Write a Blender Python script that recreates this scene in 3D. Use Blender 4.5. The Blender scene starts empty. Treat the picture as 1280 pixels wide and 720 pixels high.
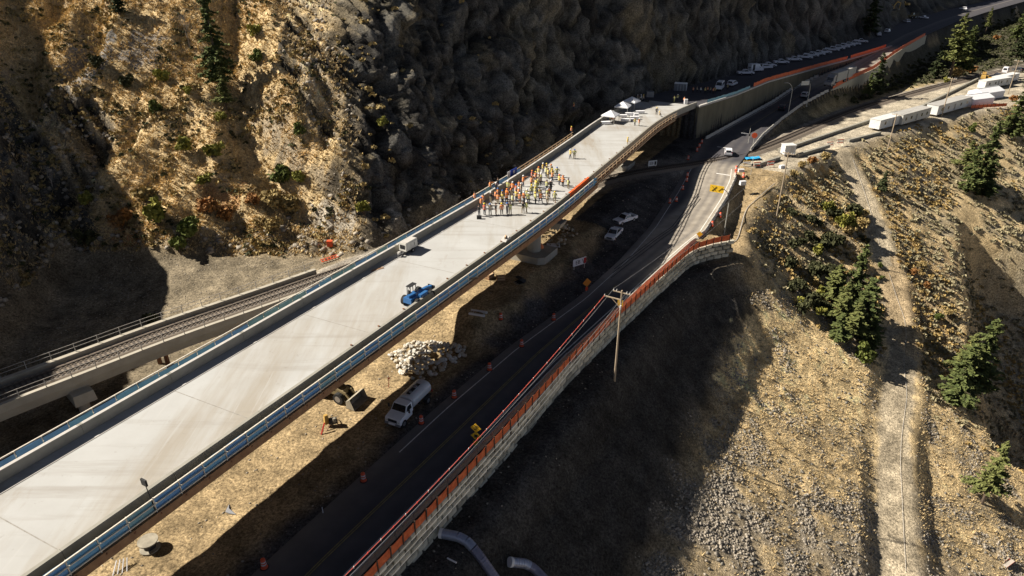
import bpy, bmesh, math, random
import numpy as np
from mathutils import Vector, Matrix
rnd = random.Random(7)
R = math.radians
SC = bpy.context.scene
COL = SC.collection
# ---------------------------------------------------------------- camera
CAM_H = 54.0
FPX = 853.3
TILT = math.atan2(440.0, FPX)
cd = bpy.data.cameras.new('camera'); cam = bpy.data.objects.new('camera', cd); COL.objects.link(cam)
cam.location = (0, 0, CAM_H); cam.rotation_euler = (math.pi/2 - TILT, 0, 0)
cd.sensor_width = 36.0; cd.lens = 36.0*FPX/1280.0; cd.clip_start = 0.5; cd.clip_end = 6000
SC.camera = cam
# ---------------------------------------------------------------- light
SUN_EL = R(40.0)
SUN_DIR = Vector((-0.990*math.cos(SUN_EL), 0.14*math.cos(SUN_EL), math.sin(SUN_EL))).normalized()   # towards the sun
W = bpy.data.worlds.new('World'); SC.world = W; W.use_nodes = True
wn = W.node_tree.nodes; wl = W.node_tree.links
sky = wn.new('ShaderNodeTexSky'); sky.sky_type = 'NISHITA'; sky.sun_disc = False
sky.sun_elevation = SUN_EL; sky.sun_rotation = math.atan2(SUN_DIR.x, SUN_DIR.y)
sky.altitude = 3000; sky.air_density = 0.4; sky.dust_density = 0.0; sky.ozone_density = 1.0
bg = wn['Background']; bg.inputs['Strength'].default_value = 0.05
hs = wn.new('ShaderNodeHueSaturation'); hs.inputs['Saturation'].default_value = .62; wl.new(sky.outputs['Color'], hs.inputs['Color']); wl.new(hs.outputs['Color'], bg.inputs['Color'])
sd = bpy.data.lights.new('sun', 'SUN'); sun = bpy.data.objects.new('sun', sd); COL.objects.link(sun)
sd.energy = 5.0; sd.angle = R(0.5); sd.color = (1.0, 0.92, 0.80)
sun.rotation_euler = SUN_DIR.to_track_quat('Z', 'Y').to_euler()
vs = SC.view_settings
vs.view_transform = 'Standard'; vs.look = 'None'; vs.gamma = 1.0; vs.exposure = 1.0; vs.use_curve_mapping = False
# ---------------------------------------------------------------- helpers
def at(px, py, z):
    """world point at height z seen at pixel (px, py) of the 1280x720 photograph"""
    u = (px-640)/FPX; v = (py-360)/FPX
    fy = math.cos(TILT) - v*math.sin(TILT); dz = -(math.sin(TILT) + v*math.cos(TILT))
    t = (z-CAM_H)/dz
    return Vector((u*t, fy*t, z))
RD = np.array([0.873, -0.487]); DD = np.array([0.487, 0.873])
def os_of(x, y): return x*RD[0] + (y-123.8)*RD[1], x*DD[0] + (y-123.8)*DD[1]
def xy_of(o, s): return (o*RD[0] + s*DD[0], 123.8 + o*RD[1] + s*DD[1])
AZ = math.atan2(DD[1], DD[0])          # heading of the bridge
def sstep(a, b, x):
    t = np.clip((x-a)/(b-a), 0, 1); return t*t*(3-2*t)
def smin(a, b, k):
    h = np.clip(.5 + .5*(b-a)/k, 0, 1); return b*(1-h) + a*h - k*h*(1-h)
def smax(a, b, k): return -smin(-a, -b, k)
def _hash(ix, iy, seed):
    h = (ix.astype(np.int64)*374761393 + iy.astype(np.int64)*668265263 + seed*974634777) & 0xffffffff
    h = ((h ^ (h >> 13))*1274126177) & 0xffffffff
    h = (h ^ (h >> 16))
    return (h & 0xffff)/65535.0
def vnoise(x, y, seed=0):
    ix = np.floor(x); iy = np.floor(y); fx = x-ix; fy = y-iy
    ux = fx*fx*fx*(fx*(fx*6-15)+10); uy = fy*fy*fy*(fy*(fy*6-15)+10)
    a = _hash(ix, iy, seed); b = _hash(ix+1, iy, seed); c = _hash(ix, iy+1, seed); d = _hash(ix+1, iy+1, seed)
    return (a*(1-ux)+b*ux)*(1-uy) + (c*(1-ux)+d*ux)*uy - .5
def fbm(x, y, sc, octv=4, seed=0, gain=.5):
    r = 0; a = 1.0
    for i in range(octv):
        r = r + a*vnoise(x/sc + i*17.3, y/sc - i*9.1, seed+i); sc /= 2.03; a *= gain
    return r
def ridged(x, y, sc, octv=4, seed=0):
    r = 0; a = 1.0
    for i in range(octv):
        r = r + a*(.5 - np.abs(vnoise(x/sc + i*5.3, y/sc + i*3.7, seed+i))*2); sc /= 2.1; a *= .5
    return r

def worley(u, v, sc, seed, tilt=.5):
    """broken facets: a random height and tilt for each jittered cell"""
    u = u/sc; v = v/sc; iu = np.floor(u); iv = np.floor(v); best = np.full(u.shape, 1e9); sec = np.full(u.shape, 1e9); val = np.zeros(u.shape)
    for du in (-1, 0, 1):
        for dv in (-1, 0, 1):
            cu, cv = iu+du, iv+dv; pu = cu + _hash(cu, cv, seed); pv = cv + _hash(cu, cv, seed+1); d = (u-pu)**2 + (v-pv)**2
            h = _hash(cu, cv, seed+2)-.5 + tilt*((u-pu)*(_hash(cu, cv, seed+3)-.5) + (v-pv)*(_hash(cu, cv, seed+4)-.5))*2
            k = d < best; sec = np.where(k, best, np.minimum(sec, d)); val = np.where(k, h, val); best = np.where(k, d, best)
    return val, np.sqrt(sec)-np.sqrt(best)
MATS = {}
def mat(name, col, rough=.8, var=.15, scale=3.0, bump=0.0, metal=0.0, spec=.3, streak=None, col2=None, detail=4, trans=0.0):
    if name in MATS: return MATS[name]
    m = bpy.data.materials.new(name); m.use_nodes = True; nt = m.node_tree; N = nt.nodes; L = nt.links
    b = N['Principled BSDF']; b.inputs['Roughness'].default_value = rough; b.inputs['Metallic'].default_value = metal
    b.inputs['Specular IOR Level'].default_value = spec
    tc = N.new('ShaderNodeTexCoord'); nz = N.new('ShaderNodeTexNoise'); nz.inputs['Scale'].default_value = scale
    nz.inputs['Detail'].default_value = detail; nz.inputs['Roughness'].default_value = .6
    if streak:
        mp = N.new('ShaderNodeMapping'); mp.inputs['Scale'].default_value = streak; mp.inputs['Rotation'].default_value = (0, 0, 0)
        L.new(tc.outputs['Object'], mp.inputs['Vector']); L.new(mp.outputs['Vector'], nz.inputs['Vector'])
    else: L.new(tc.outputs['Object'], nz.inputs['Vector'])
    cr = N.new('ShaderNodeValToRGB'); cr.color_ramp.elements[0].position = .3; cr.color_ramp.elements[1].position = .7
    c2 = col2 if col2 else tuple(min(1, c*(1+var)) for c in col)
    cr.color_ramp.elements[0].color = tuple(c*(1-var) for c in col) + (1,) if not col2 else tuple(col) + (1,)
    cr.color_ramp.elements[1].color = tuple(c2) + (1,)
    L.new(nz.outputs['Fac'], cr.inputs['Fac']); L.new(cr.outputs['Color'], b.inputs['Base Color'])
    if bump:
        bp = N.new('ShaderNodeBump'); bp.inputs['Strength'].default_value = bump; bp.inputs['Distance'].default_value = .05
        L.new(nz.outputs['Fac'], bp.inputs['Height']); L.new(bp.outputs['Normal'], b.inputs['Normal'])
    if trans:
        tr_ = N.new('ShaderNodeBsdfTranslucent'); mx = N.new('ShaderNodeMixShader'); mx.inputs[0].default_value = trans; out = N['Material Output']
        L.new(cr.outputs['Color'], tr_.inputs['Color']); L.new(b.outputs[0], mx.inputs[1]); L.new(tr_.outputs[0], mx.inputs[2]); L.new(mx.outputs[0], out.inputs['Surface'])
    MATS[name] = m
    return m

class MB:
    """collects shapes and links them as ONE mesh object"""
    def __init__(s): s.v = []; s.f = []; s.m = []; s.cm = 0
    def add(s, vs, fs):
        o = len(s.v); s.v += [tuple(p) for p in vs]
        for f in fs: s.f.append(tuple(i+o for i in f)); s.m.append(s.cm)
        return s
    def mi(s, i): s.cm = i; return s
    def box(s, cx, cy, cz, sx, sy, sz, rz=0, tx=1, ty=1, M=None):
        """box centred in x, y; cz is its BOTTOM; tx, ty taper the top"""
        c, n = math.cos(rz), math.sin(rz); vs = []
        for k, z in ((0, cz), (1, cz+sz)):
            for ax, ay in ((-1, -1), (1, -1), (1, 1), (-1, 1)):
                x = ax*sx/2*(tx if k else 1); y = ay*sy/2*(ty if k else 1)
                vs.append((cx + x*c - y*n, cy + x*n + y*c, z))
        if M is not None: vs = [M @ Vector(p) for p in vs]
        return s.add(vs, [(3, 2, 1, 0), (4, 5, 6, 7), (0, 1, 5, 4), (1, 2, 6, 5), (2, 3, 7, 6), (3, 0, 4, 7)])
    def bar(s, p0, p1, w, h=None):
        """square bar between two points"""
        p0, p1 = Vector(p0), Vector(p1); h = h or w; d = (p1-p0)
        if d.length < 1e-6: return s
        d.normalize(); up = Vector((0, 0, 1)) if abs(d.z) < .95 else Vector((1, 0, 0))
        a = d.cross(up).normalized(); b = a.cross(d).normalized()
        vs = []
        for p in (p0, p1):
            for i, j in ((-1, -1), (1, -1), (1, 1), (-1, 1)): vs.append(p + a*(i*w/2) + b*(j*h/2))
        return s.add(vs, [(3, 2, 1, 0), (4, 5, 6, 7), (0, 1, 5, 4), (1, 2, 6, 5), (2, 3, 7, 6), (3, 0, 4, 7)])
    def cyl(s, p0, p1, r0, r1=None, n=8, cap=True):
        p0, p1 = Vector(p0), Vector(p1); r1 = r0 if r1 is None else r1; d = (p1-p0).normalized()
        up = Vector((0, 0, 1)) if abs(d.z) < .95 else Vector((1, 0, 0))
        a = d.cross(up).normalized(); b = a.cross(d).normalized(); vs = []
        for p, r in ((p0, r0), (p1, r1)):
            for i in range(n):
                t = 2*math.pi*i/n; vs.append(p + a*(r*math.cos(t)) + b*(r*math.sin(t)))
        fs = [(i, (i+1) % n, n+(i+1) % n, n+i) for i in range(n)]
        if cap: fs += [tuple(range(n-1, -1, -1)), tuple(range(n, 2*n))]
        return s.add(vs, fs)
    def tube(s, pts, r, n=6):
        pts = [Vector(p) for p in pts]
        for a, b in zip(pts[:-1], pts[1:]): s.cyl(a, b, r if not callable(r) else r, n=n)
        return s
    def prism(s, prof, y0, y1, M=None):
        """profile in (x, z) extruded along y"""
        n = len(prof); vs = [(x, y0, z) for x, z in prof] + [(x, y1, z) for x, z in prof]
        if M is not None: vs = [M @ Vector(p) for p in vs]
        fs = [(i, (i+1) % n, n+(i+1) % n, n+i) for i in range(n)] + [tuple(range(n-1, -1, -1)), tuple(range(n, 2*n))]
        return s.add(vs, fs)
    def loft(s, rings, close=True, cap=True):
        n = len(rings[0]); vs = [p for r in rings for p in r]; fs = []
        for k in range(len(rings)-1):
            for i in range(n if close else n-1):
                j = (i+1) % n; fs.append((k*n+i, k*n+j, (k+1)*n+j, (k+1)*n+i))
        if cap and close: fs += [tuple(range(n-1, -1, -1)), tuple(range((len(rings)-1)*n, len(rings)*n))]
        return s.add(vs, fs)
    def rock(s, c, r, rg, flat=.8):
        """irregular stone of 20 faces"""
        t = 1.618; P = [(-1, t, 0), (1, t, 0), (-1, -t, 0), (1, -t, 0), (0, -1, t), (0, 1, t), (0, -1, -t), (0, 1, -t), (t, 0, -1), (t, 0, 1), (-t, 0, -1), (-t, 0, 1)]
        F = [(0, 11, 5), (0, 5, 1), (0, 1, 7), (0, 7, 10), (0, 10, 11), (1, 5, 9), (5, 11, 4), (11, 10, 2), (10, 7, 6), (7, 1, 8), (3, 9, 4), (3, 4, 2), (3, 2, 6), (3, 6, 8), (3, 8, 9), (4, 9, 5), (2, 4, 11), (6, 2, 10), (8, 6, 7), (9, 8, 1)]
        a = rg.random()*6.28; ca, sa = math.cos(a), math.sin(a); ex, ey = rg.uniform(.7, 1.25), rg.uniform(.7, 1.25); vs = []
        for p in P:
            k = r/1.9*rg.uniform(.72, 1.2); x, y, z = p[0]*k*ex, p[1]*k*ey, p[2]*k*flat
            vs.append((c[0]+x*ca-y*sa, c[1]+x*sa+y*ca, c[2]+z))
        return s.add(vs, F)
    def mesh(s, name, mats, smooth=False):
        me = bpy.data.meshes.new(name); me.from_pydata(s.v, [], s.f)
        for m in (mats if isinstance(mats, (list, tuple)) else [mats]): me.materials.append(m)
        if len(me.materials) > 1: me.polygons.foreach_set('material_index', s.m)
        if smooth: me.polygons.foreach_set('use_smooth', [True]*len(s.f))
        me.update(); return me
    def build(s, name, mats, parent=None, smooth=False, loc=None):
        o = bpy.data.objects.new(name, s.mesh(name, mats, smooth)); COL.objects.link(o)
        if parent: o.parent = parent
        if loc is not None: o.location = loc
        return o

def tag(o, label=None, cat=None, group=None, kind=None):
    if label: o['label'] = label
    if cat: o['category'] = cat
    if group: o['group'] = group
    if kind: o['kind'] = kind
    return o
def thing(name, label, cat, loc=(0, 0, 0), rz=0, group=None):
    o = bpy.data.objects.new(name, None); COL.objects.link(o); o.location = loc; o.rotation_euler = (0, 0, rz)
    o.empty_display_size = .3
    return tag(o, label, cat, group)
KIDS = {}
def copy_tree(o, parent=None):
    c = o.copy(); COL.objects.link(c)
    if parent: c.parent = parent
    for ch in list(o.children): copy_tree(ch, c)
    return c
def place(o, loc, rz=None, label=None, group=None):
    o.location = loc
    if rz is not None: o.rotation_euler = (0, 0, rz)
    if label: o['label'] = label
    if group: o['group'] = group
    return o
ORD = ['first', 'second', 'third', 'fourth', 'fifth', 'sixth', 'seventh', 'eighth', 'ninth', 'tenth', 'eleventh', 'twelfth', 'thirteenth', 'fourteenth', 'fifteenth', 'sixteenth', 'seventeenth', 'eighteenth', 'nineteenth', 'twentieth']
# ================================================================ TERRAIN
def I(s, tab): return np.interp(s, [t[0] for t in tab], [t[1] for t in tab])
WALL_O = [(-120, 26.6), (-76, 26.6), (-51, 27.3), (-33, 27.4), (-17, 28.4), (0, 29.9), (13, 31.4), (16, 32.2), (20, 34.6), (23.5, 37.8)]   # retaining wall, outer face
ROAD_R = [(-120, 25), (-76, 25.1), (-51, 25.9), (-33, 26.2), (-17, 27.3), (0.6, 28.6), (17, 30.3), (24, 31.4), (43, 30.9), (55, 30), (62, 28.6), (78, 28.4), (94, 28.6), (113, 30.2), (132, 32.9), (148, 37.8), (165, 43.2), (184, 49.3), (240, 57.4), (285, 64), (360, 78), (430, 95), (600, 140)]
ROAD_L = [(-120, 17.2), (-76, 17.2), (-51, 17.6), (-33, 18.4), (-13, 20.8), (4, 21.5), (22, 21.2), (45, 19.4), (59, 18), (85, 15.2), (108, 19.3), (150, 27.5), (169, 34), (184, 40), (215, 46.5), (240, 50), (285, 56), (360, 70), (430, 86), (600, 130)]
ROAD_Z = [(-120, 0), (-50, 0), (-33, -.3), (-15, -.5), (0, -.5), (17, -.2), (24, 0), (43, 1), (55, 2), (62, 2.5), (72, 2.7), (80, 2.9), (94, 3.5), (113, 4.3), (132, 5.3), (148, 7), (165, 9), (184, 10.4), (215, 11.6), (240, 12), (700, 12)]
UW_O = [(83.5, 12.6), (104, 17.9), (130, 22.2), (169, 33.5), (190, 40), (215, 46.7), (240, 52.7)]
CLIFF_O = [(-200, -24), (-30, -19), (0, -16), (40, -15), (60, -13), (84, -7.5), (107, -.5), (130, 7), (170, 14), (204, 26), (263, 43), (300, 48), (335, 50), (425, 70), (600, 120)]
RAIL = [(-66.5, 65, 3.8), (-63.3, 69.1, 3.8), (-57.6, 75.1, 3.8), (-49.6, 84.1, 3.8), (-39.7, 93.6, 3.7), (-30.7, 102.9, 3.6), (-14, 119.8, 3.55), (2, 136, 3.5), (18.5, 151.9, 3.3), (27, 159, 3.1), (36, 164, 2.9), (48.9, 170, 2.7), (64.1, 178.9, 2.7), (81.5, 196.5, 2.7), (112.8, 229, 2.7), (140, 251, 2.7), (179.6, 282, 2.7), (228, 315.6, 2.7), (300, 366, 2.7), (420, 460, 2.7)]
RAIL_OS = sorted([(s_, o_) for o_, s_ in [os_of(p[0], p[1]) for p in RAIL]])
EDGE_O = [(-200, 27.2), (0, 30.5), (10, 31.8), (24, 38.6), (30, 38), (40, 35), (55, 36), (70, 39), (90, 45), (105, 51), (145, 70), (200, 104), (260, 150), (300, 170), (600, 300)]
EDGE_Z = [(-200, -3.9), (20, -3.9), (26, -3.4), (40, -2), (60, 1.2), (75, 2.5), (700, 2.5)]

def height(x, y):
    o, s = os_of(x, y)
    rr = I(s, ROAD_R); rl = I(s, ROAD_L); rz = I(s, ROAD_Z); co = I(s, CLIFF_O); uw = I(s, UW_O); ro = I(s, RAIL_OS)
    wo = I(s, WALL_O); eo = I(s, EDGE_O); ez = I(s, EDGE_Z)
    # ground under and beside the bridge: road level on the right, a low bench of fill on the left
    bench = 2.6*sstep(-38, -30, s)*sstep(17.5, 12.5, o + 1.5*np.sin(s*.35))
    bench = np.where(s > 12, 2.6 + sstep(12, 40, s)*.5, bench)*1.0
    blend = sstep(19, 12, o - sstep(10, 40, s)*1.0)
    floor = rz + np.where(s > -38, bench*blend, 0) - np.where(s > 12, rz*blend, 0)
    floor = np.where((s <= 12), rz + bench, floor)
    # hollow left of the bridge under the viaduct
    left = sstep(-2, -8, o)
    floor = floor*(1-left) + left*(-2.0*sstep(-40, -52, s) + 1.5*sstep(-50, -25, s))
    # upper road platform behind its wall
    floor = np.where((s > 83.5) & (s < 240) & (o < uw - .4), 11.9, floor)
    far = (s >= 240)
    floor = np.where(far & (o < rl + .5), 11.9, floor)
    # right of the lower road
    tr = np.clip((o-rr)/np.maximum(ro-4-rr, 2), 0, 1)
    wallh = 4.5*sstep(150, 175, s)
    side = np.maximum((rz - wallh*sstep(0, .6, o-rr)) - 1.15*np.maximum(o-rr-.6, 0)*sstep(140, 160, s) - (rz-2.4)*tr*(1-sstep(140, 160, s)), 2.4 - .4*(1-tr))
    floor = np.where((s > 60) & (o > rr), side, floor)
    zr = np.where(s > 24, rz*(1-sstep(.3, 3.5, o-rr)) + ez*sstep(.3, 3.5, o-rr), np.where(o > wo-.3, ez, rz))
    floor = np.where((s <= 60) & (o > np.where(s > 24, rr, wo-.3)), zr, floor)
    # right-hand slope down to the river
    d = np.maximum(o-eo, 0)
    steep = I(s, [(-100, .79), (20, .77), (60, .60), (110, .55), (200, .5), (400, .4)]); steep2 = I(s, [(-100, .50), (20, .51), (60, .55), (110, .55), (200, .5), (400, .4)])
    drop = steep*np.minimum(d, 16) + steep2*np.maximum(d-16, 0); drop = np.where(drop > 62, 62 + (drop-62)*.05, drop)
    z = floor - drop*sstep(0, 6, d)
    # left hillside facing us, and the cut rock cliff
    dl = .04*(x+50) + 1.0*(y-113.0)
    hill = 1.5 + .80*np.maximum(dl, -5) - .25*np.clip(dl-45, 0, 60)
    cz = I(s, [(60, 1.5), (84, 11.6)])
    cs = I(s, [(40, 1.30), (84, 1.75), (140, 2.1), (260, 1.6), (340, 1.2), (430, 1.1)])
    dc = co - o
    # cap: a shoulder above the face
    cap = I(s, [(0, 75), (50, 68), (62, 82), (80, 84), (96, 66), (150, 56), (205, 52), (240, 80), (300, 105)])
    hc = cs*dc; hc = np.where(hc > cap, cap + (hc-cap)*.25, hc)
    cliff = cz + np.maximum(hc, -6)
    lh = smin(hill, cliff, 3.0)
    # spur out on the far left whose shade falls on the viaduct
    sp_top = I(y, [(20, 40), (70, 48), (95, 43), (120, 38), (150, 46), (220, 60)])
    spur = smin(1.5 + 1.5*(-(x + 79 + .10*(y-80))), sp_top + 0*x, 4)
    lh = smax(lh, spur, 4.0)
    inl = (np.where(s > 84, co+1, -6.0) - o) > 0
    isl = inl & (lh > floor)
    z = np.where(inl, smax(z, lh, .8), z)
    return z, o, s, isl, d, dl, dc

def grow(a, b, st, g, mx):
    r = [a]; 
    while r[-1] < b: r.append(r[-1] + st); st = min(st*g, mx)
    return r
def axis(lo, d0, d1, hi, step, g=1.03, mx=40.0):
    m = list(np.arange(d0, d1, step)); up = grow(m[-1] + step, hi, step, g, mx)
    dn = grow(-(m[0] - step), -lo, step, g, mx)
    return np.array([-v for v in dn[::-1]] + m + up)
GX = axis(-1500, -88, 112, 1800, .46, 1.022, 60); GY = axis(-400, 30, 168, 2600, .46, 1.014, 60)
XX, YY = np.meshgrid(GX, GY)
ZZ, OO, SS, ISL, DR, DL, DC = height(XX, YY)
def hgrid(x, y):
    ix = np.clip(np.searchsorted(GX, x)-1, 0, len(GX)-2); iy = np.clip(np.searchsorted(GY, y)-1, 0, len(GY)-2)
    fx = (x-GX[ix])/(GX[ix+1]-GX[ix]); fy = (y-GY[iy])/(GY[iy+1]-GY[iy])
    return (ZZ[iy, ix]*(1-fx)+ZZ[iy, ix+1]*fx)*(1-fy) + (ZZ[iy+1, ix]*(1-fx)+ZZ[iy+1, ix+1]*fx)*fy
_T = np.concatenate([np.arange(25, 260, .25), np.arange(260, 900, 1.0)])
def hit(px, py):
    """ground point seen at a photograph pixel"""
    u = (px-640)/FPX; v = (py-360)/FPX
    fy = math.cos(TILT) - v*math.sin(TILT); dz = -(math.sin(TILT) + v*math.cos(TILT))
    zz = CAM_H + dz*_T; below = zz < hgrid(u*_T, fy*_T)
    k = int(np.argmax(below)) if below.any() else len(_T)-1
    t = _T[k]; x, y = u*t, fy*t
    return Vector((x, y, float(hgrid(np.array([x]), np.array([y]))[0])))
def gz(x, y): return float(hgrid(np.array([x]), np.array([y]))[0])
def inpoly(x, y, poly):
    r = np.zeros(x.shape, bool); n = len(poly)
    for i in range(n):
        x0, y0 = poly[i][:2]; x1, y1 = poly[i-1][:2]
        if y0 == y1: continue
        c = ((y0 > y) != (y1 > y)) & (x < (x1-x0)*(y-y0)/(y1-y0) + x0); r ^= c
    return r
def polydist(x, y, pts):
    """distance to a polyline, signed side (right positive) and height along it"""
    best = np.full(x.shape, 1e9); side = np.zeros(x.shape); zz = np.zeros(x.shape); ss = np.zeros(x.shape); acc = 0
    for p, q in zip(pts[:-1], pts[1:]):
        dx, dy = q[0]-p[0], q[1]-p[1]; l2 = dx*dx+dy*dy; l = math.sqrt(l2)
        t = np.clip(((x-p[0])*dx + (y-p[1])*dy)/l2, 0, 1)
        d2 = (x-p[0]-t*dx)**2 + (y-p[1]-t*dy)**2; k = d2 < best
        best = np.where(k, d2, best); cr = dx*(y-p[1]) - dy*(x-p[0]); side = np.where(k, -np.sign(cr), side)
        if len(p) > 2: zz = np.where(k, p[2]*(1-t) + q[2]*t, zz)
        ss = np.where(k, acc + t*l, ss); acc += l
    return np.sqrt(best), side, zz, ss
# gully right of the footpath: a steep bank falling away from the sun
crest = [hit(*p) for p in ((1192, 268), (1198, 300), (1203, 350), (1208, 420), (1205, 480), (1232, 535), (1264, 590))]
gd, gside, _, gs = polydist(XX, YY, crest)
gl = sum((Vector(b[:2])-Vector(a[:2])).length for a, b in zip(crest[:-1], crest[1:]))
gdr = np.where(gside < 0, gd, 0)
gul = np.minimum(gdr*1.45, 15)*(1-sstep(18, 60, gdr))*sstep(0, 5, gs)*sstep(gl, gl-9, gs)
ZZ -= gul
# footpath down the slope
PATHPX = [(1052, 187), (1066, 215), (1080, 245), (1093, 280), (1104, 318), (1116, 360), (1124, 400), (1127, 440), (1126, 480), (1119, 530), (1118, 580), (1120, 640), (1126, 735)]
PATH = [hit(*p) for p in PATHPX]
def chaikin(P, n):
    for _ in range(n):
        Q = [P[0]]
        for a_, b_ in zip(P[:-1], P[1:]): Q += [a_.lerp(b_, .25), a_.lerp(b_, .75)]
        P = Q + [P[-1]]
    return P
PATH = chaikin(PATH, 2); zz_p = np.array([p.z for p in PATH]); kz = np.ones(9)/9; zz_p = np.convolve(np.pad(zz_p, 4, 'edge'), kz, 'valid')
for p, z_ in zip(PATH, zz_p): p.z = z_
pd_, _, pz, _ = polydist(XX, YY, PATH)
# relief -------------------------------------------------------------
o, s = OO, SS
isR = sstep(.5, 6, DR)
isL = np.where(ISL, 1.0, 0.0)*sstep(0, 3, np.where(ISL, ZZ-1.2, 0))
isC = sstep(-4, 6, (DL - (DC*1.3)))*isL          # cliff rather than grass hill (hill plane higher than cliff plane)
hillmask = isL*(1-isC)
cx_, cy_ = XX*.42 - YY*.9, XX*.9 + YY*.42
rel = isR*(.8*fbm(XX, YY, 22, 3, 3) + .35*ridged(XX*.6+YY*.5, YY*.7-XX*.4, 9, 3, 11) - .1 + .28*fbm(XX, YY, 2.0, 3, 5, .6))
rel += isR*sstep(20, 60, s)*(.9*fbm(XX, YY, 12, 3, 31))
CRAG = [hit(*p) for p in ((352, 10), (470, 5), (530, 60), (510, 140), (440, 205), (385, 165), (350, 90))]; n2_ = fbm(XX, YY, 6, 3, 33)
hx, hy = XX + YY*.25, YY - XX*.25
rel += hillmask*(3.6*fbm(hx*1.15, hy*.6, 20, 5, 21, .5) - 1.5*ridged(hx, hy*.35, 9, 3, 23) + .8*fbm(hx, hy, 3.0, 3, 25, .6))
outc = np.maximum(sstep(.16, .28, fbm(hx, hy, 26, 3, 27)), np.where(inpoly(XX + 3*n2_, YY + 3*n2_, CRAG), 1.0, 0))                       # stepped rock outcrops
rockm = np.maximum(isC, hillmask*outc)
tt = ZZ*.8 + OO*.25                                                  # up the face
uu = SS*.85 + OO*.25; ua = uu*.86 + tt*.5; va = tt*.86 - uu*.5      # bedding dips across the face
c1, d1 = worley(ua, va*1.5, 15, 81, .8); c2, d2 = worley(ua + 1.2*n2_, va*1.7, 5.6, 87, .9); c3, d3 = worley(uu + n2_, tt*1.2, 2.3, 91, .9); c4, d4 = worley(uu, tt, 1.05, 95, .6)
face = 2.4*c2 + 1.3*c3 + .55*c4 - .8*np.exp(-d2*10) - .45*np.exp(-d3*9) + 3.6*c1 - 1.2*np.exp(-d1*16)
rel += (rockm-isC).clip(0, 1)*(2.0*c2 + 1.2*c3 + .6*c4) + isC*(4.0*fbm(uu, tt, 30, 3, 44) + .35*face)
PUSH = isC*face*.95*sstep(0, 4, np.where(ISL, ZZ-2, 0))*np.where((s > 83) & (ZZ < 16), .35, 1.0)
flat = (1-isR)*(1-isL)*np.where((o < I(s, ROAD_L)-.8) | (o > I(s, ROAD_R)+1), 1, 0)*np.where((s > 83) & (o < I(s, UW_O)+1), 0, 1)
rel += flat*(.22*fbm(XX, YY, 5, 3, 7) + .10*fbm(XX, YY, 1.4, 2, 9))*np.where(s < 62, 1, .4)
pm = 1-sstep(2.3, 6.5, pd_)
for gpx, w_, dp_ in (([(292, -10), (296, 70), (304, 130), (330, 190), (378, 238), (425, 268)], 5.0, 4.2), ([(70, -10), (40, 80), (0, 150)], 4.0, 3.5), ([(125, 20), (112, 60), (85, 95)], 3.0, 2.6), ([(150, 170), (95, 210), (62, 262)], 4.5, 3.0), ([(235, 150), (250, 215), (300, 262)], 2.5, 1.6)):
    gq = [hit(*p) for p in gpx]; gd2, gs2, _, _ = polydist(XX + 1.5*n2_, YY, gq); rel -= hillmask*dp_*np.exp(-(gd2/w_)**2) - hillmask*np.where(gs2 < 0, dp_*.55*np.exp(-((gd2-w_*1.2)/w_)**2), 0)
rel *= (1-pm*.92)
rail_d, rside, railz, _ = polydist(XX, YY, RAIL)
rm = 1-sstep(3.2, 7.5, rail_d)
onbr = sstep(-42, -30, SS)                       # the viaduct spans the hollow before this
rel *= (1-rm)
ZZ = ZZ + rel
ZZ = ZZ*(1-rm*onbr) + (railz-.55)*rm*onbr
# blend path into its own profile
ZZ = np.where(pd_ < 6.6, ZZ*(1-pm) + (pz*.7 + ZZ*.3)*pm, ZZ)
# keep the hollow under the viaduct clear
vm = (1-sstep(3.5, 6.5, rail_d))*(1-onbr)
ZZ = np.where(vm > 0, np.minimum(ZZ, ZZ*(1-vm) + (.2)*vm), ZZ)
# roads must not be pierced
onroad = (o > I(s, ROAD_L)-.6) & (o < I(s, ROAD_R)+.2)
ZZ = np.where(onroad & (s < 700), I(s, ROAD_Z)-.12, ZZ)
upz = (s > 83.5) & (o < I(s, UW_O)-.4) & (o > I(s, CLIFF_O)+.6)
ZZ = np.where(upz, np.minimum(ZZ, 11.88), ZZ)
# slope ------------------------------------------------------------
gy_, gx_ = np.gradient(ZZ, GY, GX); SL = np.sqrt(gx_**2+gy_**2)
def hits(pts): return [hit(*p) for p in pts]
# ---- ground cover: what each patch is made of, some darkened to paint in shade
def C(*c): return np.array(c)
n1 = fbm(XX, YY, 14, 4, 61); n2 = fbm(XX, YY, 4, 3, 67); n3 = fbm(XX, YY, 1.6, 2, 71)
col = np.zeros(XX.shape+(3,)); col[:] = C(.275, .205, .115)
def lay(mask, c):
    global col
    m = np.clip(mask, 0, 1)[..., None]; col = col*(1-m) + C(*c)*m
lay(np.where(s > 12, 1, 0)*np.where((o > 8) & (o < I(s, ROAD_R)+.6), 1, 0), (.065, .061, .06))
lay(sstep(13.5, 17, o + n2*2)*np.where(o < I(s, ROAD_R)+.6, 1, 0), (.065, .06, .058))
lay(isR, (.66, .50, .275))                                       # dry grass
lay(isR*sstep(.05, .3, n1+.4*n2), (.38, .31, .205))
near = sstep(-2, 14, -(SS+18-.6*(OO-50)))                        # scree towards the bottom right
lay(isR*np.clip(near+n2*1.2, 0, 1)*.9, (.30, .255, .19))
lay(isR*sstep(.14, .3, n2+.5*n3)*.55, (.20, .175, .135))
lay(isR*sstep(30, 70, s)*sstep(-.1, .2, n2)*.6, (.36, .30, .19))
fill_shade = np.where(o > I(s, WALL_O)-.6, 1, 0)*sstep(49, 42, o + 5*n1 + 2*n2)*sstep(30, 14, s); lay(fill_shade, (.055, .051, .046))  # slope below the wall painted near-black to deepen the bridge's shade
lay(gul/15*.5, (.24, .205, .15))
lay(hillmask, (.62, .465, .25))
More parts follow.
